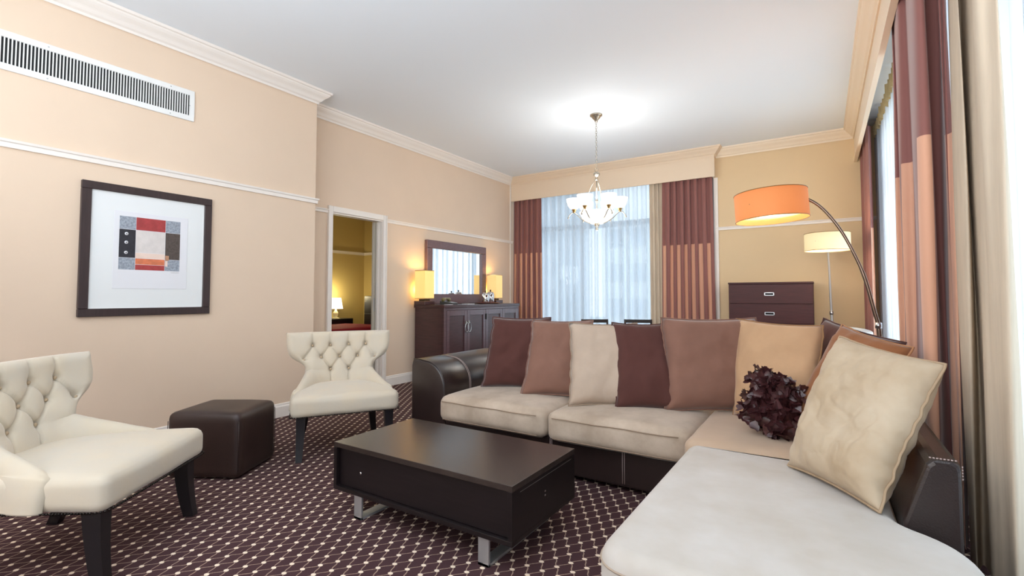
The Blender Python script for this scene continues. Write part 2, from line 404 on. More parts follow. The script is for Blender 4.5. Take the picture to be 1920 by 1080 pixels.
# ------------------------------------------------------------------ windows
M_wframe = mat('window_frame_grey', lin(150, 158, 166), 0.5)
def glass_mat():
    m = bpy.data.materials.new('window_glass'); m.use_nodes = True; n = m.node_tree; n.nodes.clear()
    o = n.nodes.new('ShaderNodeOutputMaterial'); t = n.nodes.new('ShaderNodeBsdfTransparent'); g = n.nodes.new('ShaderNodeBsdfGlossy')
    t.inputs[0].default_value = (0.93, 0.96, 0.97, 1); g.inputs['Roughness'].default_value = 0.02
    x = n.nodes.new('ShaderNodeMixShader'); x.inputs[0].default_value = 0.06
    n.links.new(t.outputs[0], x.inputs[1]); n.links.new(g.outputs[0], x.inputs[2]); n.links.new(x.outputs[0], o.inputs[0])
    return m
M_glass = glass_mat()
def window(name, axis, c, a0, a1, z0, z1, mull, trans):
    r = struct(empty(name))
    def B(nm, u0, u1, w0, w1, d0, d1, m):
        if axis == 'y': return box(nm, u0, u1, c + d0, c + d1, w0, w1, m, r)
        return box(nm, c + d0, c + d1, u0, u1, w0, w1, m, r)
    for (u0, u1, w0, w1) in ((a0, a0 + .06, z0, z1), (a1 - .06, a1, z0, z1), (a0, a1, z0, z0 + .06), (a0, a1, z1 - .06, z1)):
        B('window_frame', u0, u1, w0, w1, -.03, .03, M_wframe)
    for q in mull: B('mullion', q - .03, q + .03, z0 + .06, z1 - .06, -.03, .03, M_wframe)
    for q in trans: B('transom', a0 + .06, a1 - .06, q - .045, q + .045, -.025, .025, M_wframe)
    B('pane', a0 + .06, a1 - .06, z0 + .06, z1 - .06, -.004, .004, M_glass)
    return r
window('window_1', 'y', 7.5, -4.57, -1.27, 0.28, 2.95, (-3.40, -2.0), (2.29,))
window('window_2', 'x', 0.82, 1.5, 6.75, 0.25, 2.98, (3.2, 4.9), (2.29,))
window('window_3', 'x', 0.82, -2.6, 1.1, 0.25, 2.98, (-0.8,), (2.29,))

# ------------------------------------------------------------------ curtains
def curtain(name, pts_fn, n, z0, z1, m, parent=None, nz=8, uvs=None, thick=0.0, flare=0.0, gather=None):
    """pts_fn(s) -> (x, y) for s in 0..1, top z1 to bottom z0"""
    base = [pts_fn(i / n) for i in range(n + 1)]
    V = []; F = []; UVu = []
    for j in range(nz + 1):
        z = z1 + (z0 - z1) * j / nz
        for i in range(n + 1):
            x, y = base[i]
            if gather:
                x, y = gather(i / n, j / nz, x, y)
            V.append((x, y, z))
    for j in range(nz):
        for i in range(n):
            a = j * (n + 1) + i
            F.append((a, a + 1, a + n + 2, a + n + 1))
    o = from_py(name, V, F, m, parent, True)
    if uvs:
        uvl = o.data.uv_layers.new(name='UVMap')
        for lo in o.data.loops:
            vi = lo.vertex_index; i = vi % (n + 1)
            uvl.data[lo.index].uv = (uvs(i / n), o.data.vertices[vi].co.z)
    return o
def wave(axis, a0, a1, c, folds, amp, seed=0, phase=0.0, sharp=0.0):
    rnd = random.Random(seed); amps = [rnd.uniform(.6, 1.2) for _ in range(int(folds) + 3)]; sh = [rnd.uniform(-.18, .18) for _ in range(int(folds) + 3)]
    def f(s):
        k = s * folds; i = int(k); fr = k - i
        am = amps[i] * (1 - fr) + amps[i + 1] * fr; ps = sh[i] * (1 - fr) + sh[i + 1] * fr
        w = math.sin(2 * PI * (k + ps) + phase); w = w + sharp * math.sin(4 * PI * (k + ps) + phase) * .5
        al = a0 + (a1 - a0) * s - math.sin(4 * PI * (k + ps) + phase) * abs(a1 - a0) / folds * .10
        return (al, c + amp * am * w) if axis == 'x' else (c + amp * am * w, al)
    return f
def drape(label, axis, a0, a1, c, folds, amp, seed, sgn=1, off=0.0, z1=2.98):
    o = curtain('drape', wave(axis, a0, a1, c, folds, amp, seed, sharp=.3), int(folds * 16), 0.02, z1, M_drape, nz=10,
                uvs=lambda s: s * folds + off, gather=lambda s, t, x, y: ((x + (s - .5) * .05 * t * (1 if axis == 'x' else 0)), (y + (s - .5) * .05 * t * (1 if axis == 'y' else 0))))
    return tag(o, label, 'curtain', 'brown drapes with terracotta striped lower halves')
drape('brown drape with terracotta stripes left of the far window, beside the sideboard', 'x', -4.56, -4.01, 7.16, 5.5, .026, 3, off=.25)
drape('brown drape with terracotta stripes right of the far window, behind the sofa', 'x', -1.96, -1.275, 7.155, 7, .026, 5, off=.35)
drape('brown striped drape in the far right corner behind the two lampshades', 'y', 7.16, 6.35, .445, 4, .035, 8, off=.3)
def strip_curtain(name, pts, flags, z0, z1, m, parent=None):
    """hanging cloth through given plan points; flags: striped (1) or plain (0) for each run between them"""
    P_ = [pts[0]]; fl = []
    for i in range(len(pts) - 1):
        p0 = Vector(pts[max(i - 1, 0)]); a = Vector(pts[i]); b = Vector(pts[i + 1]); p3 = Vector(pts[min(i + 2, len(pts) - 1)])
        for k in range(1, 7):
            t = k / 6; q = 0.5 * ((2 * a) + (-p0 + b) * t + (2 * p0 - 5 * a + 4 * b - p3) * t * t + (-p0 + 3 * a - 3 * b + p3) * t ** 3)
            lo_, hi_ = min(a.y, b.y) - .02, max(a.y, b.y) + .02; q.y = min(max(q.y, lo_), hi_)
            P_.append(tuple(q)); fl.append(flags[i])
    NZ = 10; V = []; F = []; K = len(P_)
    for j in range(NZ + 1):
        z = z1 + (z0 - z1) * j / NZ
        for i, (x, y) in enumerate(P_): V.append((x + .006 * math.sin(z * 2.1 + i * .35), y + .012 * math.sin(z * 1.6 + i * .2), z))
    for j in range(NZ):
        for i in range(K - 1):
            a = j * K + i; F.append((a, a + 1, a + K + 1, a + K))
    o = from_py(name, V, F, m, parent, True)
    uvl = o.data.uv_layers.new(name='UVMap')
    for p in o.data.polygons:
        i = p.index % (K - 1)
        for li in p.loop_indices: uvl.data[li].uv = (.75 if fl[i] else .25, o.data.vertices[o.data.loops[li].vertex_index].co.z)
    return o
ND = [(.44, 4.1), (.401, 3.85), (.421, 3.82), (.404, 3.62), (.387, 3.43), (.427, 3.40), (.41, 3.2), (.388, 2.92), (.429, 2.88), (.452, 3.0), (.492, 3.02), (.484, 2.94), (.493, 2.92), (.497, 2.92), (.503, 2.88), (.52, 2.95)]
NL = [(.525, 2.95), (.488, 2.75), (.492, 2.62), (.53, 2.75), (.515, 2.5), (.446, 2.2), (.443, 2.12), (.458, 2.08), (.467, 2.02), (.51, 2.15)]
o = strip_curtain('drape', ND, [0, 1, 0, 0, 1, 0, 0, 1, 0, 0, 0, 1, 0, 1, 0], .02, 2.98, M_drape)
tag(o, 'large brown drape with wide terracotta stripes hanging nearest behind the chaise', 'curtain', 'brown drapes with terracotta striped lower halves')

sh1 = curtain('sheer_curtain', wave('x', -4.5, -1.3, 7.30, 24, .040, 21, sharp=.6), 560, 0.03, 2.96, M_sheer, nz=4)
tag(sh1, 'white sheer curtain across the far window behind the chandelier', 'curtain')
sh2 = curtain('sheer_curtain', wave('y', 7.1, -0.6, .595, 40, .034, 23, sharp=.5), 760, 0.03, 3.0, M_sheer, nz=4)
tag(sh2, 'long white sheer curtain along the right wall of windows', 'curtain')
curtain('header_tape', wave('y', 7.1, -0.6, .575, 62, .04, 29), 700, 2.98, 3.10, M_header, sh2, nz=1)
# beige blackout lining: at the near end of the right wall and at the right end of the far sheer
ln = strip_curtain('lining_curtain', NL, [0] * (len(NL) - 1), .02, 2.98, M_lining)
tag(ln, 'plain beige lining curtain hanging nearest the camera on the right', 'curtain')
ln2 = curtain('lining_curtain', wave('x', -2.17, -1.96, 7.22, 3, .014, 33), 40, 0.02, 2.96, M_lining, nz=2)
tag(ln2, 'narrow beige lining curtain beside the far window sheer', 'curtain')

# ------------------------------------------------------------------ outdoors (seen blurred through the sheers)
M_snow = mat('pale_ground', lin(170, 180, 186), 0.9)
struct(from_py('ground_outside', [(-60, 8.2, -3), (40, 8.2, -3), (40, 90, -3), (-60, 90, -3)], [(0, 1, 2, 3)], M_snow))
def building(x0, x1, y0, y1, h, col, lab, nx, nz_):
    r = tag(empty('office_building', (x0, y0, -3)), lab, 'building', 'buildings outside the far window')
    box('wall', 0, x1 - x0, 0, y1 - y0, 0, h, mat('facade' + str(col), lin(*col), .8), r)
    w = (x1 - x0) / nx; hh = h / nz_
    src = None
    for i in range(nx):
        for j in range(nz_):
            if src is None:
                src = box('window', w * .2, w * .8, -.1, .02, hh * .25, hh * .75, mat('far_pane', lin(140, 156, 170), .3), r)
            else:
                c = src.copy(); COL.objects.link(c); c.location = (i * w, 0, j * hh)
    return r
building(-26, -17.5, 34, 40, 13, (178, 186, 194), 'pale grey building seen through the left half of the far sheer', 5, 5)
building(-12, -3, 30, 38, 9, (206, 210, 212), 'low white building seen through the right half of the far sheer', 6, 4)
# parked cars seen dimly at the foot of the far window
def car(x, y, lab):
    r = tag(empty('car', (x, y, -3)), lab, 'car', 'parked cars outside')
    prof = [(0, .35), (0, .75), (.25, .85), (1.0, .92), (1.55, 1.42), (2.9, 1.45), (3.7, .98), (4.3, .9), (4.4, .4), (4.3, .3), (.1, .3)]
    V = [(a, 0, b) for a, b in prof] + [(a, 1.7, b) for a, b in prof]; n = len(prof)
    F = [tuple(range(n)), tuple(reversed(range(n, 2 * n)))] + [(i, i + n, (i + 1) % n + n, (i + 1) % n) for i in range(n)]
    from_py('body', V, F, mat('car_silver', lin(190, 196, 202), .3), r)
    for wx in (.9, 3.4):
        for wy in (-.02, 1.52):
            v, f = lathe_py([(.0, 0), (.32, 0), (.32, .2), (.0, .2)], 14)
            v = [(a + wx, c + wy, b + .32) for a, b, c in v]
            from_py('wheel', v, f, M_black, r)
    V = [(1.2, -.01, .98), (1.65, -.01, 1.36), (2.85, -.01, 1.38), (3.4, -.01, 1.0)]
    from_py('side_window', V, [(0, 1, 2, 3)], mat('car_glass', (.02, .03, .04, 1), .1), r)
car(-16.5, 22, 'silver parked car left of centre outside the far window'); car(-10.5, 22.5, 'silver parked car right of centre outside the far window')

# ------------------------------------------------------------------ air vent on the left wall
vt = tag(empty('air_vent', (XN, 0, 0)), 'long white wall air vent with vertical slats high on the left wall', 'air vent')
V0, V1, Z0_, Z1_ = -0.45, 1.85, 2.527, 2.775
bm = bmesh.new()
bbox(bm, 0, .014, V0, V1, Z1_ - .042, Z1_, .002); bbox(bm, 0, .014, V0, V1, Z0_, Z0_ + .042, .002)
bbox(bm, 0, .0139, V1 - .035, V1, Z0_ + .04, Z1_ - .04); bbox(bm, 0, .0139, V0, V0 + .035, Z0_ + .04, Z1_ - .04)
from_bm('frame', bm, M_white, vt)
box('duct', 0.001, .003, V0 + .03, V1 - .03, Z0_ + .035, Z1_ - .035, M_black, vt)
y = V0 + .045; src = None; k = 0
while y < V1 - .04:
    if src is None:
        src = box('slat', .003, .012, -.0025, .0035, Z0_ + .04, Z1_ - .04, M_white, vt); src.location.y = y
    else:
        c = src.copy(); COL.objects.link(c); c.location.y = y
    y += .0175; k += 1
for (yy, zz) in ((1.815, 2.65), (1.68, 2.757), (1.68, 2.545), (.97, 2.757), (.97, 2.545)):
    lathe('screw', [(0, 0), (.005, 0), (.004, .002), (0, .003)], M_brushed, vt, 8).matrix_local = Matrix.Translation((.014, yy, zz)) @ Matrix.Rotation(PI / 2, 4, 'Y')

# ------------------------------------------------------------------ framed picture
pc = tag(empty('framed_picture', (XN, 1.162, .977)), 'abstract grid print with red and black blocks in a dark wooden frame', 'picture')
W_, H_ = .836, .94
bm = bmesh.new()
fw = .055
for (y0, y1, z0, z1) in ((0, W_, 0, fw), (0, W_, H_ - fw, H_), (0, fw, fw, H_ - fw), (W_ - fw, W_, fw, H_ - fw)):
    bbox(bm, 0.002, .03, y0, y1, z0, z1, .003)
from_bm('frame', bm, M_picframe, pc)
box('mount', .003, .012, fw - .002, W_ - fw + .002, fw - .002, H_ - fw + .002, M_mat, pc)
bm = bmesh.new()
for (y0, y1, z0, z1) in ((fw, fw + .004, fw, H_ - fw), (W_ - fw - .004, W_ - fw, fw, H_ - fw), (fw, W_ - fw, fw, fw + .004), (fw, W_ - fw, H_ - fw - .004, H_ - fw)):
    bbox(bm, .012, .018, y0, y1, z0, z1)
from_bm('fillet', bm, M_white, pc)
def rel(y, z): return y - 1.162, z - .977
y0, z1 = rel(1.35, 1.735); y1, z0 = rel(1.826, 1.174)
box('inner_mount', .012, .0145, y0, y1, z0, z1, M_paper, pc, bev=.001)
cols = {'red': M_fp('print_red', (176, 66, 66), .25, 30), 'dark': M_fp('print_black', (46, 44, 52), .3, 50), 'grey': M_fp('print_grey', (168, 176, 188), .45, 70),
        'cream': M_fp('print_cream', (220, 212, 208), .1, 20), 'brown': M_fp('print_brown', (92, 80, 74), .4, 60), 'orange': M_fp('print_orange', (226, 128, 88), .25, 25),
        'peach': M_fp('print_peach', (236, 212, 198), .08, 20), 'white': M_paper, 'rust': M_fp('print_tan', (190, 140, 108), .2, 40)}
A, B_, C_, D_ = 1.381, 1.482, 1.672, 1.774
r0, r1, r2, r3 = 1.701, 1.606, 1.398, 1.311
cells = [(A, B_, r1, r0, 'grey'), (B_, C_, r1, r0, 'red'), (C_, D_, r1, r0, 'grey'), (A, B_, r2, r1, 'dark'), (B_, C_, 1.44, r1, 'cream'), (B_, C_, r2, 1.44, 'peach'),
         (C_, D_, r2, r1, 'brown'), (A, B_, r3, r2, 'grey'), (B_, C_, 1.352, r2, 'orange'), (B_, C_, r3, 1.352, 'red'), (C_, D_, r3, r2, 'grey'), (C_ + .002, 1.70, 1.39, 1.43, 'rust'), (C_ + .002, 1.692, 1.345, 1.39, 'peach')]
cm = list(cols.values()); ck = list(cols.keys())
bm = bmesh.new()
for i, (a, b, c, d, k) in enumerate(cells):
    a2, c2 = rel(a, c); b2, d2 = rel(b, d)
    bbox(bm, .0145, .0155 + (.0004 if i > 10 else 0), a2 + .0012, b2 - .0012, c2 + .0012, d2 - .0012, mi=ck.index(k))
from_bm('print', bm, cm, pc)
for zz in (1.573, 1.51, 1.436):
    a2, c2 = rel(1.425, zz)
    lathe('white_dot', [(0, 0), (.0115, 0), (.0115, .0008), (0, .0009)], M_paper, pc, 16).matrix_local = Matrix.Translation((.0155, a2, c2)) @ Matrix.Rotation(PI / 2, 4, 'Y')
    lathe('dot_centre', [(0, 0), (.004, 0), (.004, .0006), (0, .0007)], cols['brown'], pc, 12).matrix_local = Matrix.Translation((.0163, a2, c2)) @ Matrix.Rotation(PI / 2, 4, 'Y')
# artist's pencil scribble: an open wavy line, no readable name
a2, c2 = rel(1.715, 1.300)
tube('pencil_mark', [(.0149, a2 + .055 * t / 14, c2 + .003 * math.sin(t * 2.1)) for t in range(15)], .0006, cols['brown'], pc, 4)

# ------------------------------------------------------------------ sideboard
CX = -4.04
sb = tag(empty('sideboard', (-4.3, 5.6, 0)), 'dark mahogany sideboard with four panelled doors against the far left wall', 'sideboard')
def SB(nm, x0, x1, y0, y1, z0, z1, m, par=None, bev=.003):
    p = par or sb
    o = box(nm, x0 + 4.3, x1 + 4.3, y0 - 5.6, y1 - 5.6, z0, z1, m, p, bev=bev); return o
SB('carcass', -4.555, CX - .022, 4.705, 6.485, 0.06, 0.965, M_cred)
SB('plinth', -4.54, CX - .05, 4.74, 6.45, 0.0, 0.06, M_cred)
SB('top', -4.56, CX + .008, 4.69, 6.50, 0.965, 1.005, M_cred)
SB('face_frame', CX - .022, CX - .004, 4.705, 4.745, .06, .965, M_cred_front); SB('face_frame', CX - .022, CX - .004, 6.445, 6.485, .06, .965, M_cred_front)
SB('face_frame', CX - .022, CX - .004, 4.745, 6.445, .935, .965, M_cred_front); SB('face_frame', CX - .022, CX - .004, 4.745, 6.445, .06, .09, M_cred_front)
dw = (6.445 - 4.745) / 4
for i in range(4):
    a = 4.745 + i * dw + .003; b = a + dw - .006
    bm = bmesh.new(); ox, oy = 4.3, -5.6; st = .055
    for (y0, y1, z0, z1) in ((a, a + st, .093, .932), (b - st, b, .093, .932), (a + st, b - st, .86, .932), (a + st, b - st, .093, .165)):
        bbox(bm, CX - .02 + ox, CX + ox, y0 + oy, y1 + oy, z0, z1, .002)
    d = from_bm('door', bm, M_cred_front, sb)
    box('panel', CX - .02 + ox, CX - .012 + ox, a + st + oy, b - st + oy, .165, .86, M_cred, d)
    # ring handle with back plate
    hy = (b - .025) if i % 2 == 0 else (a + .025)
    pts = [(CX + .018 + ox, hy + oy + .035 * math.sin(t) * (1), .70 + .062 * math.cos(t)) for t in np.linspace(0, 2 * PI, 20, endpoint=False)]
    tube('ring_handle', pts, .0055, M_brushed, d, 6, True)
    box('handle_plate', CX + ox, CX + .01 + ox, hy + oy - .012, hy + oy + .012, .74, .785, M_nickel, d, bev=.002)
for hy in (4.745 + 2 * dw,):
    for hz in (.83, .2): SB('hinge', CX - .002, CX + .006, hy - .018, hy + .018, hz - .04, hz + .04, M_black)

# mirror leaning on wall above sideboard
mr = tag(empty('wall_mirror', (XF, 5.585, 1.008)), 'rectangular mirror in a wide dark frame standing above the sideboard', 'mirror')
bm = bmesh.new(); hw = .685; fw = .11; hh = .885
for (y0, y1, z0, z1) in ((-hw, hw, 0, fw + .03), (-hw, hw, hh - fw, hh), (-hw, -hw + fw, fw, hh - fw), (hw - fw, hw, fw, hh - fw)):
    bbox(bm, .004, .06, y0, y1, z0, z1, .006)
from_bm('frame', bm, M_mirframe, mr)
box('glass', .006, .03, -hw + fw - .003, hw - fw + .003, fw + .028, hh - fw + .003, M_mirror, mr)

# box table lamps
def box_lamp(x, y, lab, col, cols_, pw):
    r = tag(empty('table_lamp', (x, y, 1.005)), lab, 'lamp', 'square shaded lamps on the sideboard')
    box('base', -.095, .095, -.095, .095, 0, .05, M_cred, r, bev=.003)
    box('foot', -.05, .05, -.05, .05, .05, .075, M_black, r, bev=.002)
    m = glow('shade_' + cols_, col, 0.52, lin(236, 214, 150))
    bm = bmesh.new(); w = .088
    for (x0, x1, y0, y1) in ((-w, w, -w, -w + .003), (-w, w, w - .003, w), (-w, -w + .003, -w + .003, w - .003), (w - .003, w, -w + .003, w - .003)):
        bbox(bm, x0, x1, y0, y1, .08, .45)
    from_bm('lamp_shade', bm, m, r)
    bm = bmesh.new()
    for (x0, x1, y0, y1) in ((-w - .001, w + .001, -w - .001, -w + .004), (-w - .001, w + .001, w - .004, w + .001), (-w - .001, -w + .004, -w, w), (w - .004, w + .001, -w, w)):
        bbox(bm, x0, x1, y0, y1, .444, .452); bbox(bm, x0, x1, y0, y1, .078, .086)
    from_bm('shade_rim', bm, M_gold, r)
    lathe('bulb', [(.0, .16), (.012, .165), (.014, .2), (.03, .23), (.028, .26), (0, .28)], glow('bulb_' + cols_, (1, .8, .5, 1), 6), r, 12)
    point('sideboard_lamp_light', (x, y, 1.40), pw, (1.0, 0.66, 0.22), .05)
    point('sideboard_lamp_side_light', (x - .125, y, 1.2), pw * .22, (1.0, 0.72, 0.18), .03)
    return r
box_lamp(-4.42, 4.74, 'glowing yellow square lamp on the near end of the sideboard, left of the mirror', lin(236, 200, 96), 'yellow', 3.5)
box_lamp(-4.42, 6.36, 'glowing amber square lamp on the far end of the sideboard, right of the mirror', lin(240, 186, 108), 'amber', 3.0)

# telephone
ph = tag(empty('telephone', (-4.22, 5.0, 1.005), .3), 'dark corded desk telephone on the sideboard below the mirror', 'telephone')
bm = bmesh.new(); vv = bbox(bm, -.09, .09, -.1, .1, 0, .05, .006, 2)
for q in bm.verts:
    if q.co.z > .02 and q.co.x > 0: q.co.z -= .025
from_bm('body', bm, mat('phone_black', (.03, .03, .028, 1), .35), ph)
hs = [(-.04, -.11 + .22 * t / 10, .062 + .02 * math.sin(PI * t / 10)) for t in range(11)]
tube('handset', hs, [.024, .026, .02, .014, .013, .013, .013, .014, .02, .026, .024], mat('phone_olive', lin(120, 112, 70), .3), ph, 10)
for i in range(3):
    for j in range(4): box('key', .005 + i * .022, .02 + i * .022, -.06 + j * .024, -.044 + j * .024, .03, .034, M_white, ph)
np_ = tag(box('notepad', -4.16, -4.06, 5.2, 5.36, 1.005, 1.014, M_paper, bev=.001), 'small white notepad beside the telephone on the sideboard', 'notepad')
cdz = tag(box('note_card', -4.13, -4.08, 4.80, 4.92, 1.005, 1.009, M_paper), 'small white card in front of the yellow lamp on the sideboard', 'card')

# tray with two steel pots
ty, tx = 5.92, -4.24
tr = tag(lathe('serving_tray', [(0, 0), (.17, 0), (.2, .014), (.205, .016), (.2, .018), (.168, .006), (0, .006)], mat('tray_wood', lin(120, 60, 48), .3), None, 36), 'oval brown serving tray on the sideboard under the steel pots', 'tray')
tr.location = (tx, ty, 1.005); tr.scale = (.75, 1.15, 1)
def pot(x, y, s, lab):
    r = tag(empty('coffee_pot', (x, y, 1.012), .8), lab, 'coffee pot', 'steel coffee pots on the tray')
    lathe('body', [(0, 0), (.05 * s, 0), (.054 * s, .01), (.054 * s, .12 * s), (.05 * s, .135 * s), (.042 * s, .142 * s), (0, .142 * s)], M_chrome, r, 24)
    lid = lathe('lid', [(0, .142 * s), (.046 * s, .142 * s), (.044 * s, .150 * s), (.02 * s, .16 * s), (0, .162 * s)], M_chrome, r, 24)
    lathe('knob', [(0, .16 * s), (.006, .162 * s), (.012, .174 * s), (.008, .186 * s), (0, .188 * s)], M_black, lid, 12)
    tube('handle', [(0, .05 * s, .12 * s), (0, .085 * s, .115 * s), (0, .095 * s, .08 * s), (0, .085 * s, .04 * s), (0, .052 * s, .03 * s)], .006, M_chrome, r, 8)
    tube('spout', [(0, -.045 * s, .10 * s), (0, -.07 * s, .125 * s), (0, -.08 * s, .14 * s)], [.016, .012, .009], M_chrome, r, 8)
pot(-4.22, 5.84, 1.0, 'left of the two steel coffee pots on the tray'); pot(-4.24, 5.99, 1.08, 'right, slightly taller of the two steel coffee pots on the tray')

# ------------------------------------------------------------------ chest of drawers
ch = tag(empty('chest_of_drawers', (-.56, 6.97, 0)), 'tall dark red-brown chest of drawers with silver pulls against the far wall', 'chest')
hw = .465
box('carcass', -hw, hw, -.19, .2, .05, 1.27, M_chest, ch, bev=.003)
box('top', -hw - .005, hw + .005, -.205, .2, 1.27, 1.292, M_chest, ch, bev=.003)
box('plinth', -hw + .02, hw - .02, -.17, .2, 0, .05, M_black, ch)
for i in range(5):
    z1 = 1.262 - i * .242; z0 = z1 - .236
    d = box('drawer', -hw + .003, hw - .003, -.206, -.19, z0, z1, M_chest, ch, bev=.003)
    bm = bmesh.new(); zc = (z0 + z1) / 2 + .0
    bbox(bm, -.055, .055, -.216, -.206, zc + .012, zc + .02, .001); bbox(bm, -.055, .055, -.216, -.206, zc - .02, zc - .012, .001)
    bbox(bm, -.055, -.045, -.216, -.206, zc - .02, zc + .02, .001); bbox(bm, .045, .055, -.216, -.206, zc - .02, zc + .02, .001)
    hd = from_bm('handle', bm, M_brushed, d)
    box('handle_recess', -.045, .045, -.208, -.2055, zc - .012, zc + .012, M_black, d)

# ------------------------------------------------------------------ arc lamps
def drum_lamp(name, base, ctr, zc, R_, h, col, nm, lab, path, pw, lcol, tilt=(0, 0)):
    r = tag(empty(name, (base[0], base[1], 0)), lab, 'floor lamp', 'arched floor lamps with drum shades')
    lx, ly = ctr[0] - base[0], ctr[1] - base[1]
    lathe('base', [(0, 0), (.17, 0), (.175, .006), (.175, .03), (.165, .036), (.03, .04), (.018, .06), (0, .06)], M_brushed, r, 40)
    tube('pole', [(q[0] - base[0], q[1] - base[1], q[2]) for q in path], [.015 if q[2] < .93 else (.0125 if q[2] < 1.3 else .0105) for q in path], M_bronze if nm == 'orange' else mat('polished_steel', (.7, .7, .7, 1), .35, metal=.6), r, 10)
    lathe('collar', [(0, -.02), (.019, -.02), (.019, .02), (0, .02)], M_brushed, r, 16).location = (path[2][0] - base[0], path[2][1] - base[1], .92)
    m = glow('drum_' + nm, col, 0.45, lin(206, 140, 92) if nm == 'orange' else lin(226, 208, 168))
    sh = empty('shade_holder', (0, 0, 0)); bpy.data.objects.remove(sh)
    v, f = lathe_py([(R_, -h / 2), (R_, h / 2), (R_ - .003, h / 2), (R_ - .003, -h / 2), (R_, -h / 2)], 56)
    s = from_py('lamp_shade', v, f, m, r, True); s.location = (lx, ly, zc); s.rotation_euler = (tilt[0], tilt[1], 0)
    for z in (-h / 2, h / 2):
        v, f = tube_py([(R_ * math.cos(t), R_ * math.sin(t), z) for t in np.linspace(0, 2 * PI, 56, endpoint=False)], .0028, 5, True)
        from_py('shade_rim', v, f, mat('rim_gold', lin(150, 112, 60), .4), s, True)
    v, f = lathe_py([(0, -h / 2 + .04), (R_ - .02, -h / 2 + .04), (R_ - .02, -h / 2 + .043), (0, -h / 2 + .043)], 48)
    from_py('diffuser', v, f, glow('diffuser_' + nm, lcol + (1,), 0.8), s, True)
    v, f = join_py([tube_py([(0, 0, 0), (R_ * math.cos(a), R_ * math.sin(a), 0)], .003, 5) for a in (0, 2.1, 4.2)])
    from_py('spider', v, f, M_bronze, s)
    point(nm + '_lamp_down', (ctr[0], ctr[1], zc - h / 2 - .01), pw, (1.0, .80, .52), .12)
    point(nm + '_lamp_up', (ctr[0], ctr[1], zc + h / 2 - .03), pw * .8, (1.0, .80, .52), .08)
    return r
p1 = [(.345, 4.1, .03), (.335, 4.1, .5), (.316, 4.1, .87), (.289, 4.1, 1.03), (.243, 4.1, 1.25), (.186, 4.1, 1.42), (.112, 4.1, 1.59), (.02, 4.1, 1.735), (-.06, 4.1, 1.812), (-.16, 4.1, 1.86), (-.25, 4.1, 1.86), (-.316, 4.1, 1.83)]
def smooth_path(pts, n=6):
    P_ = [Vector(p) for p in pts]; out = []
    for i in range(len(P_) - 1):
        p0 = P_[max(i - 1, 0)]; a = P_[i]; b = P_[i + 1]; p3 = P_[min(i + 2, len(P_) - 1)]
        for k in range(n):
            t = k / n
            out.append(tuple(0.5 * ((2 * a) + (-p0 + b) * t + (2 * p0 - 5 * a + 4 * b - p3) * t * t + (-p0 + 3 * a - 3 * b + p3) * t ** 3)))
    out.append(tuple(P_[-1])); return out
def near_idx(p, z=0.92):
    return p
sp1 = smooth_path(p1); sp1 = [sp1[0], sp1[6], min(sp1, key=lambda q: abs(q[2] - .92))] + [q for q in sp1 if q[2] > .93 or q[0] < .28]
drum_lamp('arc_floor_lamp', (.345, 4.1), (-.316, 4.1), 1.795, .247, .205, lin(240, 128, 52), 'orange',
          'arched floor lamp with a large glowing orange drum shade, the nearer of the two', sp1, 9, (1.0, .84, .60), (0, math.radians(-3)))
p2 = [(.095, 6.9, .03), (.09, 6.88, .5), (.082, 6.84, .87), (.075, 6.78, 1.1), (.07, 6.68, 1.35), (.062, 6.55, 1.56), (.055, 6.4, 1.68), (.05, 6.25, 1.73)]
sp2 = smooth_path(p2); sp2 = [sp2[0], sp2[6], min(sp2, key=lambda q: abs(q[2] - .92))] + [q for q in sp2 if q[2] > .93]
drum_lamp('arc_floor_lamp', (.095, 6.9), (.05, 6.2), 1.70, .212, .185, lin(232, 214, 160), 'pale',
          'arched floor lamp with a smaller pale cream drum shade, standing farther back in the corner', sp2, 8, (1.0, .95, .80))

# white oval table behind the sofa corner
wt = tag(empty('side_table', (.12, 5.45, 0)), 'white oval table behind the sofa corner beside the window', 'table')
o = lathe('tabletop', [(0, .77), (.9, .77), (1.0, .775), (1.0, .79), (.99, .80), (0, .80)], mat('white_lacquer', lin(240, 238, 232), .2), wt, 48); o.scale = (.25, .75, 1)
for sx in (-1, 1):
    for sy in (-1, 1): tube('leg', [(sx * .12, sy * .45, .77), (sx * .14, sy * .5, 0)], [.018, .012], M_chrome, wt, 10)

# ------------------------------------------------------------------ dining table and chairs
dc = (-2.2, 5.68)
dt = tag(empty('dining_table', (dc[0], dc[1], 0)), 'round dark dining table under the chandelier, hidden behind the sofa pillows', 'table')
lathe('tabletop', [(0, .71), (.43, .71), (.45, .72), (.45, .735), (.44, .745), (0, .745)], M_dress, dt, 40)
lathe('pedestal', [(0, .0), (.13, 0), (.13, .02), (.06, .05), (.04, .1), (.04, .66), (.1, .71), (0, .71)], M_dress, dt, 24)
def dchair(x, y, face, lab, first=[None]):
    if first[0] is None:
        r = empty('dining_chair')
        box('seat', -.19, .19, -.18, .19, .43, .47, M_dress, r, bev=.01)
        for sx in (-1, 1):
            for sy in (-1, 1):
                tube('leg', [(sx * .17, sy * .17, .43), (sx * .175, sy * .18, 0)], [.018, .013], M_dress, r, 8)
            tube('back_post', [(sx * .17, .17, .45), (sx * .17, .18, .65), (sx * .17, .20, .805)], .014, M_dress, r, 8)
        for z in (.76, .65, .54): box('back_slat', -.17, .17, .182, .202, z, z + .045, M_dress, r, bev=.004)
        first[0] = r; o = r
    else: o = copy_tree(first[0])
    o.location = (x, y, 0); o.rotation_euler = (0, 0, face)
    tag(o, lab, 'chair', 'dark dining chairs round the table')
dchair(-2.50, 5.96, math.radians(33), 'dark dining chair far side of the table, rail showing above the stone beige pillow')
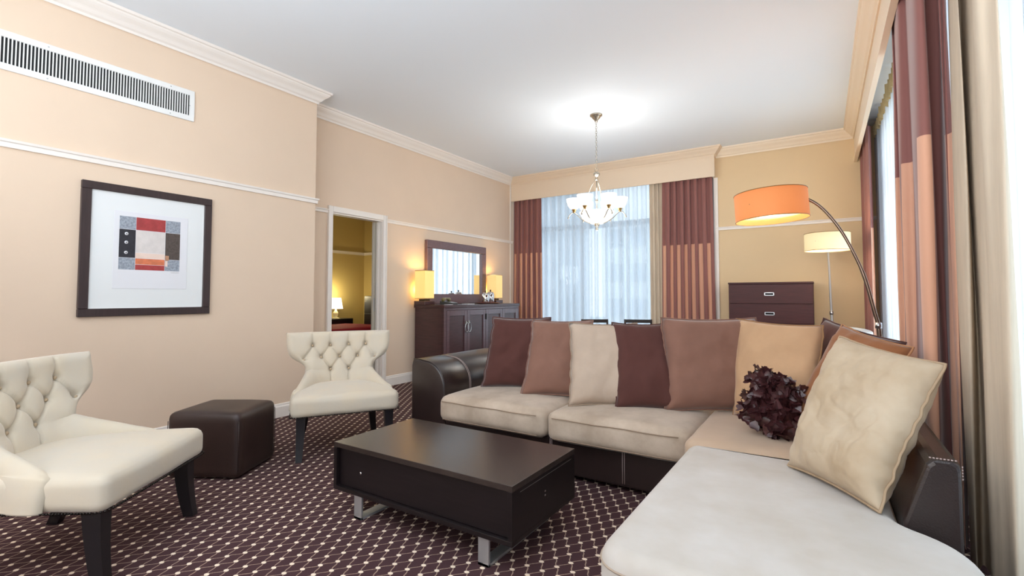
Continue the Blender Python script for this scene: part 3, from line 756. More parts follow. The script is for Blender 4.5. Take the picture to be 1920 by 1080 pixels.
dchair(-2.02, 6.20, math.radians(22), 'dark dining chair far right of the table, rail above the middle chocolate pillow')
dchair(-2.40, 5.30, math.radians(180), 'dark dining chair at the left, near side of the table, rail behind the cocoa pillow')
dchair(-1.93, 5.27, math.radians(176), 'dark dining chair at the near side of the table, peeping between two pillows')

# ------------------------------------------------------------------ chandelier
cz = tag(empty('chandelier', (-2.125, 5.075, 0)), 'six-armed nickel chandelier with white glass bowls hanging over the dining table', 'chandelier')
lathe('canopy', [(0, 3.18), (.072, 3.18), (.07, 3.165), (.05, 3.155), (.045, 3.14), (.02, 3.115), (.01, 3.09), (0, 3.09)], M_nickel, cz, 28)
items = []
zz = 3.10
k = 0
while zz > 2.57:
    pts = []
    for t in np.linspace(0, 2 * PI, 10, endpoint=False):
        a, b = .009 * math.cos(t), .017 * math.sin(t)
        pts.append((a, 0, zz - .014 + b) if k % 2 == 0 else (0, a, zz - .014 + b))
    items.append(tube_py(pts, .0022, 5, True)); zz -= .027; k += 1
v, f = join_py(items); from_py('chain', v, f, M_nickel, cz, True)
tube('hook_loop', [(.02 * math.cos(t), 0, 2.545 + .022 * math.sin(t)) for t in np.linspace(0, 2 * PI, 14, endpoint=False)], .003, M_nickel, cz, 6, True)
lathe('hub', [(0, 2.42), (.012, 2.425), (.02, 2.44), (.012, 2.455), (.018, 2.47), (.034, 2.485), (.036, 2.5), (.03, 2.512), (.012, 2.52), (0, 2.525)], M_nickel, cz, 20)
tube('stem', [(0, 0, 2.43), (0, 0, 1.93)], .006, M_nickel, cz, 8)
lathe('stem_knop', [(0, 2.16), (.012, 2.17), (.016, 2.19), (.009, 2.21), (.013, 2.24), (0, 2.25)], M_nickel, cz, 12)
lathe('finial', [(0, 1.85), (.008, 1.858), (.017, 1.872), (.012, 1.888), (.006, 1.895), (.02, 1.905), (.028, 1.925), (.02, 1.935), (0, 1.937)], M_nickel, cz, 16)
M_bowl = glow('opal_glass', (1.0, 0.98, 0.95, 1), 0.62, (.9, .9, .88, 1))
bowl = [(.01, 1.935), (.06, 1.942), (.12, 1.965), (.165, 2.0), (.19, 2.045), (.196, 2.066), (.188, 2.066), (.16, 2.008), (.11, 1.972), (.05, 1.95), (.01, 1.945)]
v, f = lathe_py(bowl, 40); from_py('centre_bowl', v, f, M_bowl, cz, True)
va = math.atan2(5.075, -2.125)  # direction towards the camera defines nothing: arms simply start at this angle
for i in range(6):
    a = va + PI + math.radians(30 + 60 * i); ca, sa = math.cos(a), math.sin(a)
    P_ = lambda r_, z: (r_ * ca, r_ * sa, z)
    arm = tube('arm', smooth_path([P_(.015, 1.93), P_(.09, 1.945), P_(.17, 1.99), P_(.225, 2.045), P_(.262, 2.068), P_(.295, 2.05), P_(.318, 2.018)], 5), .0055, M_nickel, cz, 6)
    lathe('arm_drop', [(0, -.018), (.007, -.012), (.009, -.004), (.004, .004), (0, .006)], M_nickel, arm, 10).location = P_(.32, 2.012)
    c = lathe('cup', [(0, 2.062), (.012, 2.064), (.014, 2.075), (.026, 2.1), (.03, 2.108), (0, 2.108)], M_gold, cz, 16); c.location = P_(.255, 0)
    prof = [(.02, 2.1), (.045, 2.112), (.07, 2.145), (.084, 2.19), (.088, 2.222), (.082, 2.222), (.066, 2.148), (.042, 2.118), (.02, 2.106)]
    v, f = lathe_py(prof, 28); g = from_py('glass_shade', v, f, M_bowl, cz, True); g.location = P_(.255, 0)
    if i % 2 == 0: tube('support_rod', [P_(.012, 2.44), P_(.06, 2.36), P_(.19, 2.035)], .003, M_nickel, cz, 5)
point('chandelier_up_light', (-2.125, 5.075, 2.34), 24, (1.0, .97, .92), .30)
point('chandelier_down_light', (-2.125, 5.075, 1.74), 17, (1.0, .93, .82), .15)

# ------------------------------------------------------------------ coffee table
ct = tag(empty('coffee_table', (-1.613, 1.938, 0)), 'low rectangular espresso coffee table with open front and flat chrome legs', 'coffee table')
hx, hy = .553, .288
box('tabletop', -hx, hx, -hy, hy, .335, .36, M_esp_top, ct, bev=.0015)
box('bottom_board', -hx, hx, -hy, hy, .12, .14, M_esp, ct, bev=.001)
box('side_panel', -hx, -hx + .022, -hy, hy, .14, .335, M_esp, ct, bev=.001)
sp = box('side_panel', hx - .022, hx, -hy, hy, .14, .335, M_esp, ct, bev=.001)
box('inlay_strip', hx, hx + .0008, -hy + .06, hy - .04, .318, .320, M_brushed, sp)
for zc in (.25, .232): box('cam_cover', hx, hx + .001, -.02, -.012, zc, zc + .006, M_stitch, sp)
dr_ = box('drawer_front', -hx + .024, hx - .024, -hy + .022, -hy + .04, .142, .333, M_esp, ct, bev=.001)
box('back_panel', -hx + .022, hx - .022, hy - .03, hy - .01, .14, .335, M_esp, ct)
lk = lathe('lock', [(0, 0), (.008, 0), (.007, .003), (0, .003)], M_chrome, dr_, 12); lk.matrix_local = Matrix.Translation((-.37, -hy + .022, .225)) @ Matrix.Rotation(PI / 2, 4, 'X')
for sx in (-1, 1):
    x0 = (-.405 if sx < 0 else .375); x1 = x0 + .055
    bm = bmesh.new()
    bbox(bm, x0, x1, -hy + .012, -hy + .024, 0, .12, .001); bbox(bm, x0, x1, hy - .06, hy - .048, 0, .12, .001)
    bbox(bm, x0, x1, -hy + .012, hy - .048, 0, .012, .001)
    from_bm('leg', bm, mat('satin_chrome', (.62, .63, .64, 1), .32, metal=.75), ct)

# ------------------------------------------------------------------ soft shapes
def rbox_py(hx, hy, hz, n=14, p=0.16, dome=0.0, belly=0.0, nz_amp=0.0, seed=0, crease=None):
    """rounded box: subdivided cube, edges rounded by distance p, domed top/bottom"""
    bm = bmesh.new(); bmesh.ops.create_cube(bm, size=2)
    bmesh.ops.subdivide_edges(bm, edges=bm.edges[:], cuts=n, use_grid_fill=True)
    out = []
    for v in bm.verts:
        q = np.array(v.co)
        # remap so vertices crowd near edges
        q = np.sign(q) * (np.abs(q) ** 0.8)
        h = np.array([hx, hy, hz]); c = q * h
        inner = h - p
        cl = np.clip(c, -inner, inner); d = c - cl; L = np.linalg.norm(d)
        if L > 1e-9:
            # project onto rounded shell
            mx = np.max(np.abs(d)); c = cl + d / L * (mx if mx > 0 else 0)
        u_, w_ = c[0] / hx, c[1] / hy
        if dome and c[2] > 0: c[2] += dome * (1 - u_ * u_) * (1 - w_ * w_) * (c[2] / hz)
        if belly:
            k = 1 - (c[2] / hz) ** 2
            if abs(u_) > .5: c[0] += np.sign(c[0]) * belly * k * (1 - w_ * w_)
            if abs(w_) > .5: c[1] += np.sign(c[1]) * belly * k * (1 - u_ * u_)
        if nz_amp:
            nn = noise.noise(Vector((c[0] * 6 + seed, c[1] * 6, c[2] * 6)))
            c = c * (1 + 0) + np.array([0, 0, nn * nz_amp])
        v.co = Vector(c)
    return bm
def cushion(name, x0, x1, y0, y1, z0, z1, m, parent, r=.05, dome=.015, belly=.01, nzs=.004, seed=0, n=14):
    bm = rbox_py((x1 - x0) / 2, (y1 - y0) / 2, (z1 - z0) / 2, n, r, dome, belly, nzs, seed)
    o = from_bm(name, bm, m, parent, True); o.location = ((x0 + x1) / 2, (y0 + y1) / 2, (z0 + z1) / 2)
    return o
def plan_solid(outline, z0, z1, r, steps=6, dome=0.0):
    """closed 2D outline (ccw) -> solid with rounded top and bottom edges"""
    P_ = [Vector(p) for p in outline]; N = len(P_); nr = []
    for i in range(N):
        d = (P_[(i + 1) % N] - P_[i - 1]).normalized(); nr.append(Vector((-d.y, d.x)))   # inward normal (ccw)
    rings = []
    for k in range(steps + 1):
        a = PI / 2 * k / steps; rings.append((r * (1 - math.sin(a)), z0 + r * (1 - math.cos(a))))
    for k in range(steps + 1):
        a = PI / 2 * k / steps; rings.append((r * (1 - math.cos(a)), z1 - r * (1 - math.sin(a))))
    V = []; F = []
    for off, z in rings:
        for i in range(N): q = P_[i] + nr[i] * off; V.append((q.x, q.y, z))
    R_ = len(rings)
    for j in range(R_ - 1):
        for i in range(N):
            k = (i + 1) % N; F.append((j * N + i, j * N + k, (j + 1) * N + k, (j + 1) * N + i))
    F.append(tuple(reversed(range(N)))); F.append(tuple(range((R_ - 1) * N, R_ * N)))
    return V, F
def round_outline(pts, rad, n=8):
    out = []; N = len(pts)
    for i in range(N):
        p = Vector(pts[i]); a = Vector(pts[i - 1]); b = Vector(pts[(i + 1) % N])
        r = rad[i] if isinstance(rad, (list, tuple)) else rad
        u = (a - p).normalized(); w = (b - p).normalized()
        s, e = p + u * r, p + w * r
        for k in range(n + 1):
            t = k / n; out.append(tuple((1 - t) ** 2 * s + 2 * t * (1 - t) * p + t * t * e))
    return out
def densify(pts, step=.05):
    out = []
    for i in range(len(pts)):
        a = Vector(pts[i]); b = Vector(pts[(i + 1) % len(pts)]); L = (b - a).length; n = max(1, int(L / step))
        for k in range(n): out.append(tuple(a + (b - a) * k / n))
    return out

# ------------------------------------------------------------------ sectional sofa
sf = tag(empty('sectional_sofa', (0, 0, 0)), 'large L-shaped sofa with dark brown leather frame, beige suede seats and chaise', 'sofa')
# left arm: profile in XZ extruded along Y
prof = [(-2.64, .03), (-2.64, .60), (-2.632, .63), (-2.62, .643), (-2.56, .645), (-2.50, .636)]
for k in range(1, 9):
    a = PI / 2 * k / 8; prof.append((-2.50 + .185 * math.sin(a), .45 + .186 * math.cos(a)))
prof += [(-2.312, .3), (-2.31, .03)]
n = len(prof); ys = [2.695, 2.70, 2.712, 2.99, 3.0, 3.01, 3.62, 3.70, 3.72]; ins = [.012, .003, 0, 0, .004, 0, 0, .01, .03]
V = []; F = []
cxp = (-2.48, .33)
for y, i_ in zip(ys, ins):
    for x, z in prof:
        V.append((x + (cxp[0] - x) / abs(cxp[0] - x + 1e-6) * i_, y, z + (cxp[1] - z) / abs(cxp[1] - z + 1e-6) * i_))
for j in range(len(ys) - 1):
    for i in range(n):
        k = (i + 1) % n; F.append((j * n + i, (j + 1) * n + i, (j + 1) * n + k, j * n + k))
F.append(tuple(range(n))); F.append(tuple(reversed(range((len(ys) - 1) * n, len(ys) * n))))
arm = from_py('arm', V, F, M_leather, sf, True)
bm = bmesh.new(); bm.from_mesh(arm.data); bmesh.ops.recalc_face_normals(bm, faces=bm.faces); bm.to_mesh(arm.data); bm.free()
tube('seam_stitching', [(x + .002, 2.699, z + .002) for x, z in prof[3:]], .0035, M_leather, arm, 6)
for yy in (2.993, 3.007): tube('seam_stitching', [(x + .0025, yy, z + .002) for x, z in prof[4:-1]], .0018, M_stitch, arm, 5)
# base
bm = bmesh.new(); bbox(bm, -2.31, .30, 2.70, 3.72, .03, .25, .015, 3); from_bm('base_frame', bm, M_leather, sf)
bm = bmesh.new(); bbox(bm, -.52, .28, 1.34, 2.71, .03, .25, .015, 3); from_bm('base_frame', bm, M_leather, sf)
for x in (-1.452, -1.44, -.985, -.973): tube('base_stitching', [(x, 2.698, .235), (x, 2.697, .14), (x, 2.698, .05)], .0022, M_stitch, sf, 5)
for (x, y) in ((-2.58, 2.76), (-2.58, 3.62), (-.7, 2.78), (-.44, 1.42), (.2, 1.42), (.24, 3.6)):
    box('foot', x - .03, x + .03, y - .03, y + .03, 0, .035, M_black, sf)
# backs
bm = bmesh.new()
bb = bbox(bm, -2.34, .33, 3.48, 3.72, .22, .62, .05, 4)
for q in bm.verts:
    if q.co.z > .4 and q.co.y < 3.6: q.co.y += .05
from_bm('backrest', bm, M_leather, sf, True)
# right side back with slanting inner face, end cap with stitched edge
pr = [(.175, .22), (.195, .42), (.255, .605), (.268, .618), (.285, .624), (.318, .624), (.333, .615), (.337, .60), (.337, .03), (.175, .03)]
ys = [1.952, 1.955, 1.965, 2.6, 3.2, 3.70]; ins = [.010, .003, 0, 0, 0, 0]
V = []; F = []; n = len(pr); cc = (.27, .35)
for y, i_ in zip(ys, ins):
    for x, z in pr: V.append((x + np.sign(cc[0] - x) * i_, y, z + np.sign(cc[1] - z) * i_))
for j in range(len(ys) - 1):
    for i in range(n):
        k = (i + 1) % n; F.append((j * n + i, (j + 1) * n + i, (j + 1) * n + k, j * n + k))
F.append(tuple(range(n))); F.append(tuple(reversed(range((len(ys) - 1) * n, len(ys) * n))))
cb_ = from_py('chaise_backrest', V, F, M_leather, sf)
bm = bmesh.new(); bm.from_mesh(cb_.data); bmesh.ops.recalc_face_normals(bm, faces=bm.faces); bm.to_mesh(cb_.data); bm.free()
md = cb_.modifiers.new('b', 'BEVEL'); md.width = .006; md.segments = 2
items = []
for k in range(8):
    x = .262 + k * .0085; items.append(tube_py([(x, 1.957, .6255), (x + .005, 1.957, .6255)], .0022, 5))
for k in range(5):
    z = .612 - k * .009; items.append(tube_py([(.3385, 1.958, z), (.3385, 1.958, z - .005)], .0016, 5))
v, f = join_py(items); from_py('seam_stitching', v, f, M_stitch, cb_)
# seat cushions
c1 = cushion('seat_cushion', -2.315, -1.455, 2.625, 3.50, .235, .415, M_suede, sf, r=.055, dome=.03, belly=.012, seed=1, n=18)
c2 = cushion('seat_cushion', -1.445, -.60, 2.625, 3.50, .235, .415, M_suede, sf, r=.05, dome=.03, belly=.012, seed=5, n=18)
c3 = cushion('seat_cushion', -.592, .21, 2.455, 3.50, .235, .418, mat('beige_suede_b', lin(196, 170, 146), 0.9, spec=.15, sheen=.25, noise_amt=.1, noise_scale=4), sf, r=.04, dome=.02, belly=.006, seed=9, n=16)
for c, a, b in ((c1, -.43, .43), (c2, -.4225, .4225)):
    tube('piping', [(a + .05, -.445, .055)] + [(a + .05 + (b - a - .1) * t / 8, -.4515, .056 + .002 * math.sin(t * 1.7)) for t in range(9)], .003, mat('piping_tan', lin(150, 128, 108), .8), c, 5)
    tube('piping', [(a + .05 + (b - a - .1) * t / 8, -.4425, -.066) for t in range(9)], .003, MATS['piping_tan'], c, 5)
# chaise cushion
ol = round_outline([(-.565, 1.27), (.335, 1.27), (.35, 1.86), (.185, 1.955), (.185, 2.45), (-.56, 2.45)], [.13, .10, .14, .06, .03, .07])
ol = densify(ol)
V, F = plan_solid(ol, .225, .42, .055)
ccx = from_py('chaise_cushion', V, F, M_suede_l, sf, True)
def offs(ol, d):
    N = len(ol); out = []
    for i in range(N):
        q = Vector(ol[(i + 1) % N]) - Vector(ol[i - 1]); q.normalize(); out.append((ol[i][0] - q.y * d, ol[i][1] + q.x * d))
    return out
tube('piping', [(x, y, .372 + .002 * math.sin(9 * (x + y))) for x, y in offs(ol, .000)], .0035, mat('piping_pale', lin(176, 158, 140), .8), ccx, 5, True)

# ------------------------------------------------------------------ pillows
def pillow(name, bl, br, tr_, tl, th, m, label, seed=0, n=26, wr=.010, pip=None, ear=.06, crumple=0.0, grp='throw pillows on the sofa', cat='pillow'):
    """pillow whose four corners stand at the given world points"""
    bl, br, tr_, tl = [Vector(q) for q in (bl, br, tr_, tl)]
    c = (bl + br + tr_ + tl) / 4
    U_ = ((br - bl) + (tr_ - tl)).normalized(); N_ = U_.cross((tl - bl) + (tr_ - br)).normalized()
    V = []; F = []; edge = []
    for side in (1, -1):
        for j in range(n + 1):
            for i in range(n + 1):
                s = i / n * 2 - 1; t = j / n * 2 - 1
                s2 = s * (1 - ear * (1 - t * t) * (abs(s) ** 2)); t2 = t * (1 - ear * (1 - s * s) * (abs(t) ** 2))
                p = bl * (1 - s2) * (1 - t2) / 4 + br * (1 + s2) * (1 - t2) / 4 + tr_ * (1 + s2) * (1 + t2) / 4 + tl * (1 - s2) * (1 + t2) / 4
                h = (max(0, 1 - s ** 4) ** .55) * (max(0, 1 - t ** 4) ** .55)
                q = Vector((s * 2.2 + seed * 3.1, t * 2.2, seed + side))
                w = noise.noise(q) * .5 + noise.noise(q * 2.3) * .25
                # puckers running in from the seams
                e = max(abs(s), abs(t)); pk = math.sin((s if abs(t) > abs(s) else t) * 17 + seed + 3 * noise.noise(q * 1.7)) * max(0, e - .55) * 1.1 * (1 - e)
                off = th * .5 * h * (1 + w * .25) + wr * (w * h + pk * 2.2)
                if crumple:
                    a_ = Vector((s * 1.6 - t * 1.1, s * .5 + t * 2.6, seed)); rn = noise.noise(a_ * 1.5 + Vector((noise.noise(a_), 0, 0)))
                    r2_ = noise.noise(Vector((s * 5 + t * 3, t * 8 - s * 2, 3.3)))
                    off -= crumple * h * ((1 - min(1, abs(rn) * 7)) * (.35 + .65 * (t < .25)) + .7 * (1 - min(1, abs(r2_) * 6)) * max(0, e - .35))
                d = Vector((s * 5 + seed, t * 5, 0))
                edge_w = noise.noise(d * 1.2) * wr * 1.1
                V.append(p - c + N_ * (side * off) + U_ * edge_w * (1 - h))
    K = (n + 1) * (n + 1)
    for s_ in range(2):
        for j in range(n):
            for i in range(n):
                a = s_ * K + j * (n + 1) + i; q = (a, a + 1, a + n + 2, a + n + 1)
                F.append(q if s_ == 0 else tuple(reversed(q)))
    bm = bmesh.new(); vs_ = [bm.verts.new(q) for q in V]
    for q in F: bm.faces.new([vs_[i] for i in q])
    bmesh.ops.remove_doubles(bm, verts=bm.verts[:], dist=.0012)
    bmesh.ops.recalc_face_normals(bm, faces=bm.faces)
    o = from_bm(name, bm, m, None, True); o.location = c
    if pip is not None:
        idx = [i for i in range(n + 1)] + [j * (n + 1) + n for j in range(1, n + 1)] + [n * (n + 1) + i for i in range(n - 1, -1, -1)] + [j * (n + 1) for j in range(n - 1, 0, -1)]
        pts = [(V[i] + V[i + K]) / 2 for i in idx]
        pts = [p + (p.normalized()) * .003 for p in pts]
        tube('piping', [tuple(p) for p in pts], .0048, pip, o, 6, True)
    tag(o, label, cat, grp)
    return o
PG = 'large suede back pillows along the sofa'
def std(name, bl, tl, w, ang, th, m, label, seed, pip, lean=None):
    u = Vector((math.cos(math.radians(ang)), math.sin(math.radians(ang)), 0)) * w
    bl = Vector(bl); tl = Vector(tl)
    return pillow(name, bl, bl + u, tl + u * 1.02, tl, th, m, label, seed, pip=pip, grp=PG)
Z0p = .425
std('throw_pillow', (-2.20, 2.99, Z0p), (-2.165, 3.10, .955), .44, 22, .17, M_pbrown, 'dark chocolate pillow next to the leather arm, first at the left end', 1, M_pbrown)
std('throw_pillow', (-1.79, 2.90, Z0p), (-1.83, 3.13, .94), .44, 24, .17, M_pmauve, 'cocoa brown pillow second from the leather arm', 2, M_pmauve)
std('throw_pillow', (-1.37, 2.80, Z0p), (-1.465, 3.02, .935), .44, 26, .17, M_pcream2, 'stone beige pillow between the cocoa and chocolate ones', 3, mat('piping_stone', lin(150, 130, 110), .8))
std('throw_pillow', (-1.085, 2.87, Z0p), (-1.20, 3.11, .94), .38, 24, .17, M_pbrown, 'dark chocolate pillow in the middle of the sofa, right of the stone beige one', 4, M_pbrown)
std('throw_pillow', (-.815, 2.98, Z0p), (-.875, 3.12, .98), .58, 30, .19, M_pmauve, 'large cocoa brown pillow left of the tan corner pillow', 5, M_pmauve)
pillow('throw_pillow', (-.455, 3.10, Z0p), (-.03, 2.92, Z0p), (.0, 3.17, .955), (-.465, 3.36, .975), .18, M_ptan, 'large tan pillow in the corner of the sofa behind the ruffled one', 6, pip=mat('piping_gold', lin(150, 112, 76), .8), grp=PG)
pillow('throw_pillow', (-.19, 3.10, Z0p), (.14, 2.90, Z0p), (.335, 3.04, .89), (.0, 3.50, .985), .14, M_pbrown, 'dark brown pillow hidden behind the rust one at the corner', 7, pip=M_pbrown, grp=PG)
pillow('throw_pillow', (-.19, 2.78, Z0p), (.12, 2.56, Z0p), (.335, 2.84, .885), (.085, 3.18, .965), .16, M_prust, 'rust brown pillow just behind the big cream one', 8, pip=mat('piping_rust', lin(176, 126, 88), .8), grp=PG)
pillow('throw_pillow', (-.135, 2.30, .43), (.135, 1.965, .43), (.345, 2.20, .885), (.06, 2.50, .945), .20, M_pcream, 'big wrinkled cream leather pillow leaning at the front of the chaise', 9, n=80, wr=.010, ear=.05, crumple=.006, pip=mat('piping_cream_shaded', lin(172, 148, 120), .8), grp=PG)  # piping darker than the pillow: crease shadow put into its colour
# ruffled pillow
rb = pillow('ruffled_pillow', (-.36, 2.69, .52), (-.15, 2.66, .43), (-.07, 2.83, .63), (-.31, 2.86, .735), .12, M_satin, 'small dark plum ruffled satin pillow in front of the tan pillow', 10, n=16, ear=.0, grp='')
if 'group' in rb: del rb['group']
bm = bmesh.new(); me = rb.data; rnd = random.Random(4)
polys = list(me.polygons)
for k in range(420):
    p = rnd.choice(polys); c = Vector(p.center); nrm = Vector(p.normal)
    if nrm.dot(c - Vector((0, 0, 0))) < 0: nrm = -nrm
    t1 = nrm.orthogonal().normalized(); ang = rnd.uniform(0, 2 * PI)
    t1 = Matrix.Rotation(ang, 3, nrm) @ t1; t2 = nrm.cross(t1)
    L = rnd.uniform(.026, .044); wd = rnd.uniform(.018, .030); lift = rnd.uniform(.5, 1.1)
    g = []
    for a in range(4):
        row = []
        for b in range(4):
            u = a / 3; w = b / 3 * 2 - 1
            wav = math.sin(w * 4 + k) * .006 * u
            pos = c + t1 * (L * u * math.cos(lift * u)) + nrm * (L * u * math.sin(lift * .9) + wav + .006) + t2 * (wd * w * (.35 + 1.5 * u - .95 * u * u))
            row.append(bm.verts.new(pos))
        g.append(row)
    for a in range(3):
        for b in range(3): bm.faces.new((g[a][b], g[a + 1][b], g[a + 1][b + 1], g[a][b + 1]))
rf = from_bm('ruffles', bm, M_satin, rb, True); rf['kind'] = 'stuff'

# ------------------------------------------------------------------ ottoman
ot = tag(empty('ottoman', (-3.315, 1.675, 0), math.radians(30)), 'cube ottoman in dark brown leather standing between the two ivory chairs', 'ottoman')
bm = rbox_py(.232, .212, .198, 16, .04, .010, .006, .002, 3)
for q in bm.verts:
    if q.co.z < -.15: q.co.x *= 1 + (-.15 - q.co.z) * .35; q.co.y *= 1 + (-.15 - q.co.z) * .35
o = from_bm('body', bm, M_leather_ott, ot, True); o.location.z = .204
for (x, y) in ((-.17, -.15), (.17, -.15), (.17, .15), (-.17, .15)): lathe('foot', [(0, 0), (.02, 0), (.022, .025), (0, .025)], M_black, ot, 12).location = (x, y, 0)
for sx in (-1, 1):
    for sy in (-1, 1):
        tube('corner_seam', [(sx * .224, sy * .204, .05), (sx * .2265, sy * .2065, .2), (sx * .224, sy * .204, .35)], .0022, M_leather_ott, ot, 5)

# ------------------------------------------------------------------ tufted chairs
def interp(x, xs, ys):
    return float(np.interp(x, xs, ys))
TB = [(-.30 + .15, 0)]
def build_chair():
    r = empty('tufted_chair')
    Z0, Z1 = .30, .83
    # width profile (half) along t
    T = [0, .12, .22, .32, .40, .46, .52, .58, .63, .68, .8, 1]
    Wd = [.345, .345, .335, .30, .262, .25, .258, .285, .335, .372, .392, .398]
    NI, NJ = 96, 80
    def smoothW(t):
        return sum(interp(min(1, max(0, t + d)), T, Wd) for d in (-.03, -.015, 0, .015, .03)) / 5
    buttons = [(-.205, .80), (-.07, .80), (.07, .80), (.205, .80), (-.14, .625), (0, .625), (.14, .625), (-.27, .60), (.27, .60), (-.07, .44), (.07, .44)]
    # buttons given in (x metres, t)
    def depth(x, t):
        z = t * (Z1 - Z0)
        d = 1.0
        dep = 0.0
        for bx, bt in buttons:
            dd = math.hypot(x - bx, (t - bt) * (Z1 - Z0))
            dep += .030 * math.exp(-(dd / .016) ** 2) + .012 * math.exp(-(dd / .045) ** 2)
        return dep
    segs = []
    B = buttons
    pairs = [(0, 4), (1, 4), (1, 5), (2, 5), (2, 6), (3, 6), (4, 9), (5, 9), (5, 10), (6, 10), (0, 7), (3, 8)]
    for a, b in pairs: segs.append((B[a][0], B[a][1] * (Z1 - Z0), B[b][0], B[b][1] * (Z1 - Z0)))
    for i in range(4): segs.append((B[i][0], B[i][1] * (Z1 - Z0), B[i][0] * 1.02, (Z1 - Z0)))
    segs.append((B[9][0], B[9][1] * (Z1 - Z0), -.07, .10)); segs.append((B[10][0], B[10][1] * (Z1 - Z0), .07, .10))
    segs.append((B[7][0], B[7][1] * (Z1 - Z0), -.31, B[7][1] * (Z1 - Z0))); segs.append((B[8][0], B[8][1] * (Z1 - Z0), .31, B[8][1] * (Z1 - Z0)))
    def crease(x, z):
        m_ = 9
        for (ax, az, bx, bz) in segs:
            vx, vz = bx - ax, bz - az; L2 = vx * vx + vz * vz
            t = max(0, min(1, ((x - ax) * vx + (z - az) * vz) / L2)); m_ = min(m_, math.hypot(x - ax - vx * t, z - az - vz * t))
        return .015 * math.exp(-(m_ / .0065) ** 2) + .006 * math.exp(-(m_ / .028) ** 2)
    def fwd(s, t):
        low = min(1, max(0, (.44 - t) / .22)); low = low * low * (3 - 2 * low)
        return (abs(s) ** 3.2) * (.36 * low + .055 * min(1, t / .5))
    def basey(t):  # recline: back leans away; +y is rearwards
        return .235 + .085 * t ** 1.4
    def pos(s, t):
        w = smoothW(t)
        x = s * w; z = Z0 + t * (Z1 - Z0)
        lowc = max(0, 1 - t / .42)
        x = x + math.copysign(.012, s) * lowc * (abs(s) ** 4)
        z2 = z - .0
        # front rim of the hips drops downwards as it comes forward
        return Vector((x, basey(t) - fwd(s, t), z2))
    G = [[pos(i / NI * 2 - 1, j / NJ) for i in range(NI + 1)] for j in range(NJ + 1)]
    def nrm(i, j):
        a = G[j][min(i + 1, NI)] - G[j][max(i - 1, 0)]; b = G[min(j + 1, NJ)][i] - G[max(j - 1, 0)][i]
        n_ = a.cross(b); n_.normalize(); return n_     # points to the front (-y)
    V = []; F = []
    TH = .085
    fr = []; bk = []
    for j in range(NJ + 1):
        for i in range(NI + 1):
            s = i / NI * 2 - 1; t = j / NJ; n_ = nrm(i, j)
            ed = min((1 - abs(s)) * smoothW(t), (1 - t) * (Z1 - Z0), .05) / .05
            rnd_ = math.sqrt(max(0, 1 - (1 - ed) ** 2))
            p = G[j][i]; x = p.x; zz_ = t * (Z1 - Z0)
            dep = (depth(x, t) + crease(x, zz_)) if zz_ > .06 else 0
            fr.append(p + n_ * (TH * .5 * rnd_ - dep * min(1, ed * 1.5)))
            bk.append(p - n_ * (TH * .5 * rnd_))
    K = (NI + 1) * (NJ + 1); V = fr + bk
    for j in range(NJ):
        for i in range(NI):
            a = j * (NI + 1) + i
            F.append((a, a + 1, a + NI + 2, a + NI + 1)); F.append((a + K, a + K + NI + 1, a + K + NI + 2, a + K + 1))
    bm = bmesh.new(); vs_ = [bm.verts.new(q) for q in V]
    for q in F: bm.faces.new([vs_[i] for i in q])
    bmesh.ops.remove_doubles(bm, verts=bm.verts[:], dist=.0008)
    be = [e for e in bm.edges if e.is_boundary]
    bmesh.ops.holes_fill(bm, edges=be, sides=0)
    bmesh.ops.recalc_face_normals(bm, faces=bm.faces)
    back = from_bm('backrest', bm, M_chair, r, True)
    for bx, bt in buttons:
        w = smoothW(bt); s = max(-1, min(1, bx / w)); p = pos(s, bt)
        v, f = lathe_py([(0.0005, 0), (.009, 0), (.009, .003), (.006, .0065), (.0005, .0075)], 12)
        o = from_py('button', v, f, M_button_shade, back, True)
        o.matrix_local = Matrix.Translation(p + Vector((0, -.012, 0))) @ Matrix.Rotation(PI / 2, 4, 'X')
    # seat: rounded, deeper than the legs, narrower to the rear, slightly crowned
    bm = rbox_py(.365, .33, .072, 20, .042, .022, .008, .003, 6)
    for q in bm.verts:
        k = (q.co.y + .33) / .66; q.co.x *= (1 - .16 * k)
        if q.co.z < 0: q.co.z = q.co.z
    seat = from_bm('seat', bm, M_chair, r, True); seat.location = (0, -.015, .362)
    # nail trim along the lower edge
    items = []
    ol = round_outline([(-.368, -.35), (.368, -.35), (.335, .30), (-.335, .30)], [.05, .05, .03, .03], 5)
    Ls = densify(ol, .011); last = None
    for (x, y) in Ls:
        if last and math.hypot(x - last[0], y - last[1]) < .0095: continue
        last = (x, y)
        v, f = lathe_py([(.0045, -.0035), (.0052, 0), (.0045, .0035)], 6, x * 1.0, y, .302)
        items.append((v, f + [tuple(reversed(range(6))), tuple(range(12, 18))]))
    v, f = join_py(items); nt_ = from_py('nailhead_trim', v, f, M_nail, r, True); nt_['kind'] = 'stuff'
    # saber legs
    def leg(x, y, dx, dy):
        V = []; F = []; N = 9
        for k in range(N):
            t = k / (N - 1); z = .305 * (1 - t); cx = x + dx * t * t; cy = y + dy * t * t; h = .036 - .012 * t
            for (a, b) in ((-1, -1), (1, -1), (1, 1), (-1, 1)): V.append((cx + a * h * .85, cy + b * h, z))
        for k in range(N - 1):
            for i in range(4):
                q = (i + 1) % 4; F.append((k * 4 + i, k * 4 + q, (k + 1) * 4 + q, (k + 1) * 4 + i))
        F.append((3, 2, 1, 0)); F.append(((N - 1) * 4, (N - 1) * 4 + 1, (N - 1) * 4 + 2, (N - 1) * 4 + 3))
        o = from_py('leg', V, F, M_leg, r)
        bm = bmesh.new(); bm.from_mesh(o.data); bmesh.ops.recalc_face_normals(bm, faces=bm.faces); bm.to_mesh(o.data); bm.free()
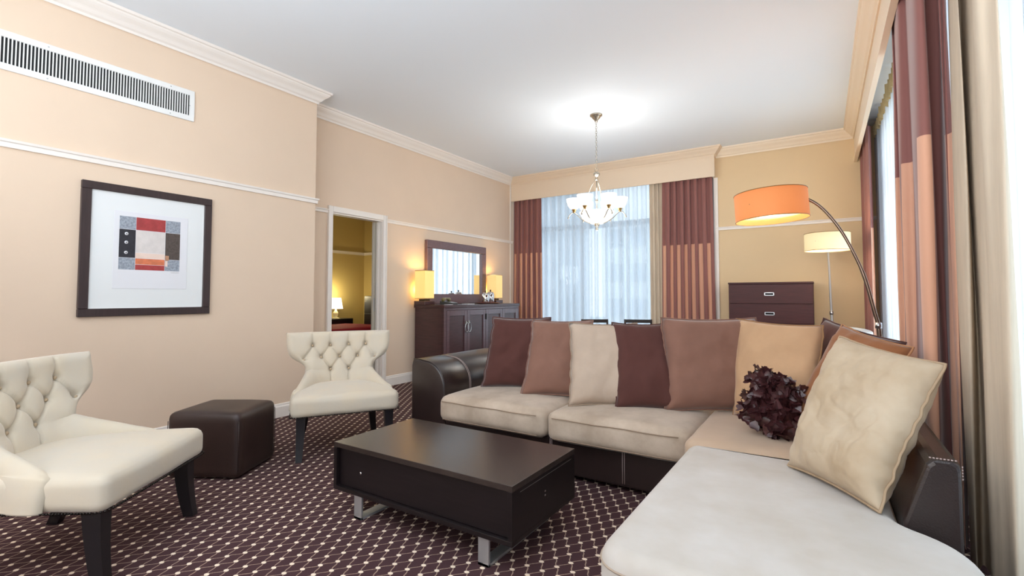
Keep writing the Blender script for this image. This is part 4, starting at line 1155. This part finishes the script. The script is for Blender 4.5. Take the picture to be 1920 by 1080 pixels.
    for sx in (-1, 1):
        leg(sx * .295, -.275, sx * .01, -.035); leg(sx * .25, .22, sx * .03, .09)
    return r
ch2 = build_chair(); ch2.location = (-3.10, 2.43, 0); ch2.rotation_euler = (0, 0, math.radians(57.3))
tag(ch2, 'ivory button-tufted slipper chair standing before the bedroom doorway', 'chair', 'ivory tufted chairs')
ch1 = copy_tree(ch2); ch1.location = (-2.80, .80, 0); ch1.rotation_euler = (0, 0, math.radians(128.5))
tag(ch1, 'ivory button-tufted chair cut off by the left edge, nearest the camera', 'chair', 'ivory tufted chairs')

# ------------------------------------------------------------------ bedroom things
bd = tag(empty('bed', (-7.6, 6.05, 0)), 'bed with a crimson cover seen through the doorway', 'bed')
box('bed_base', -.95, .7, -1.0, .55, .0, .28, M_leg, bd, bev=.01)
box('mattress', -.95, .7, -1.0, .55, .28, .5, M_white, bd, bev=.04, seg=4, smooth=True)
bm = rbox_py(.66, .8, .04, 10, .03, .02, 0, .01, 2); o = from_bm('bedspread', bm, mat('crimson_cloth', lin(150, 24, 52), .8), bd, True); o.location = (.07, -.22, .52)
ns = tag(empty('nightstand', (-8.38, 6.35, 0)), 'dark nightstand beside the crimson bed, under the white lamp', 'nightstand')
box('carcass', -.2, .2, -.3, .3, .05, .66, M_leg, ns, bev=.004); box('drawer', .2, .212, -.28, .28, .4, .63, M_leg, ns, bev=.003); box('plinth', -.18, .18, -.28, .28, 0, .05, M_leg, ns)
bl_ = tag(empty('bedside_lamp', (-8.36, 6.36, .66)), 'white shaded bedside lamp glowing in the bedroom', 'lamp')
lathe('lamp_base', [(0, 0), (.07, 0), (.07, .015), (.03, .03), (.045, .09), (.05, .12), (.02, .17), (.01, .2), (0, .2)], mat('lamp_cream', lin(240, 226, 180), .3), bl_, 20)
v, f = lathe_py([(.14, .2), (.10, .42), (.097, .42), (.137, .2), (.14, .2)], 32); from_py('lamp_shade', v, f, glow('white_shade', (1, .97, .85, 1), 1.4), bl_, True)
point('bedside_lamp_light', (-8.30, 6.36, 1.14), 11, (1.0, .86, .52), .06)
am = tag(empty('wardrobe', (-7.50, 6.98, 0)), 'tall dark cabinet at the right of the bedroom doorway view', 'cabinet')
box('carcass', -.4, .5, -.27, .27, .04, 1.12, M_leg, am, bev=.004); box('plinth', -.38, .48, -.25, .27, 0, .04, M_leg, am)
for i in range(3):
    d = box('drawer', -.395, .495, -.285, -.27, .06 + i * .355, .405 + i * .355, M_leg, am, bev=.003)
    tube('handle', [(-.05, -.285, .24 + i * .355), (-.05, -.305, .24 + i * .355), (.12, -.305, .24 + i * .355), (.12, -.285, .24 + i * .355)], .005, M_brushed, d, 6)
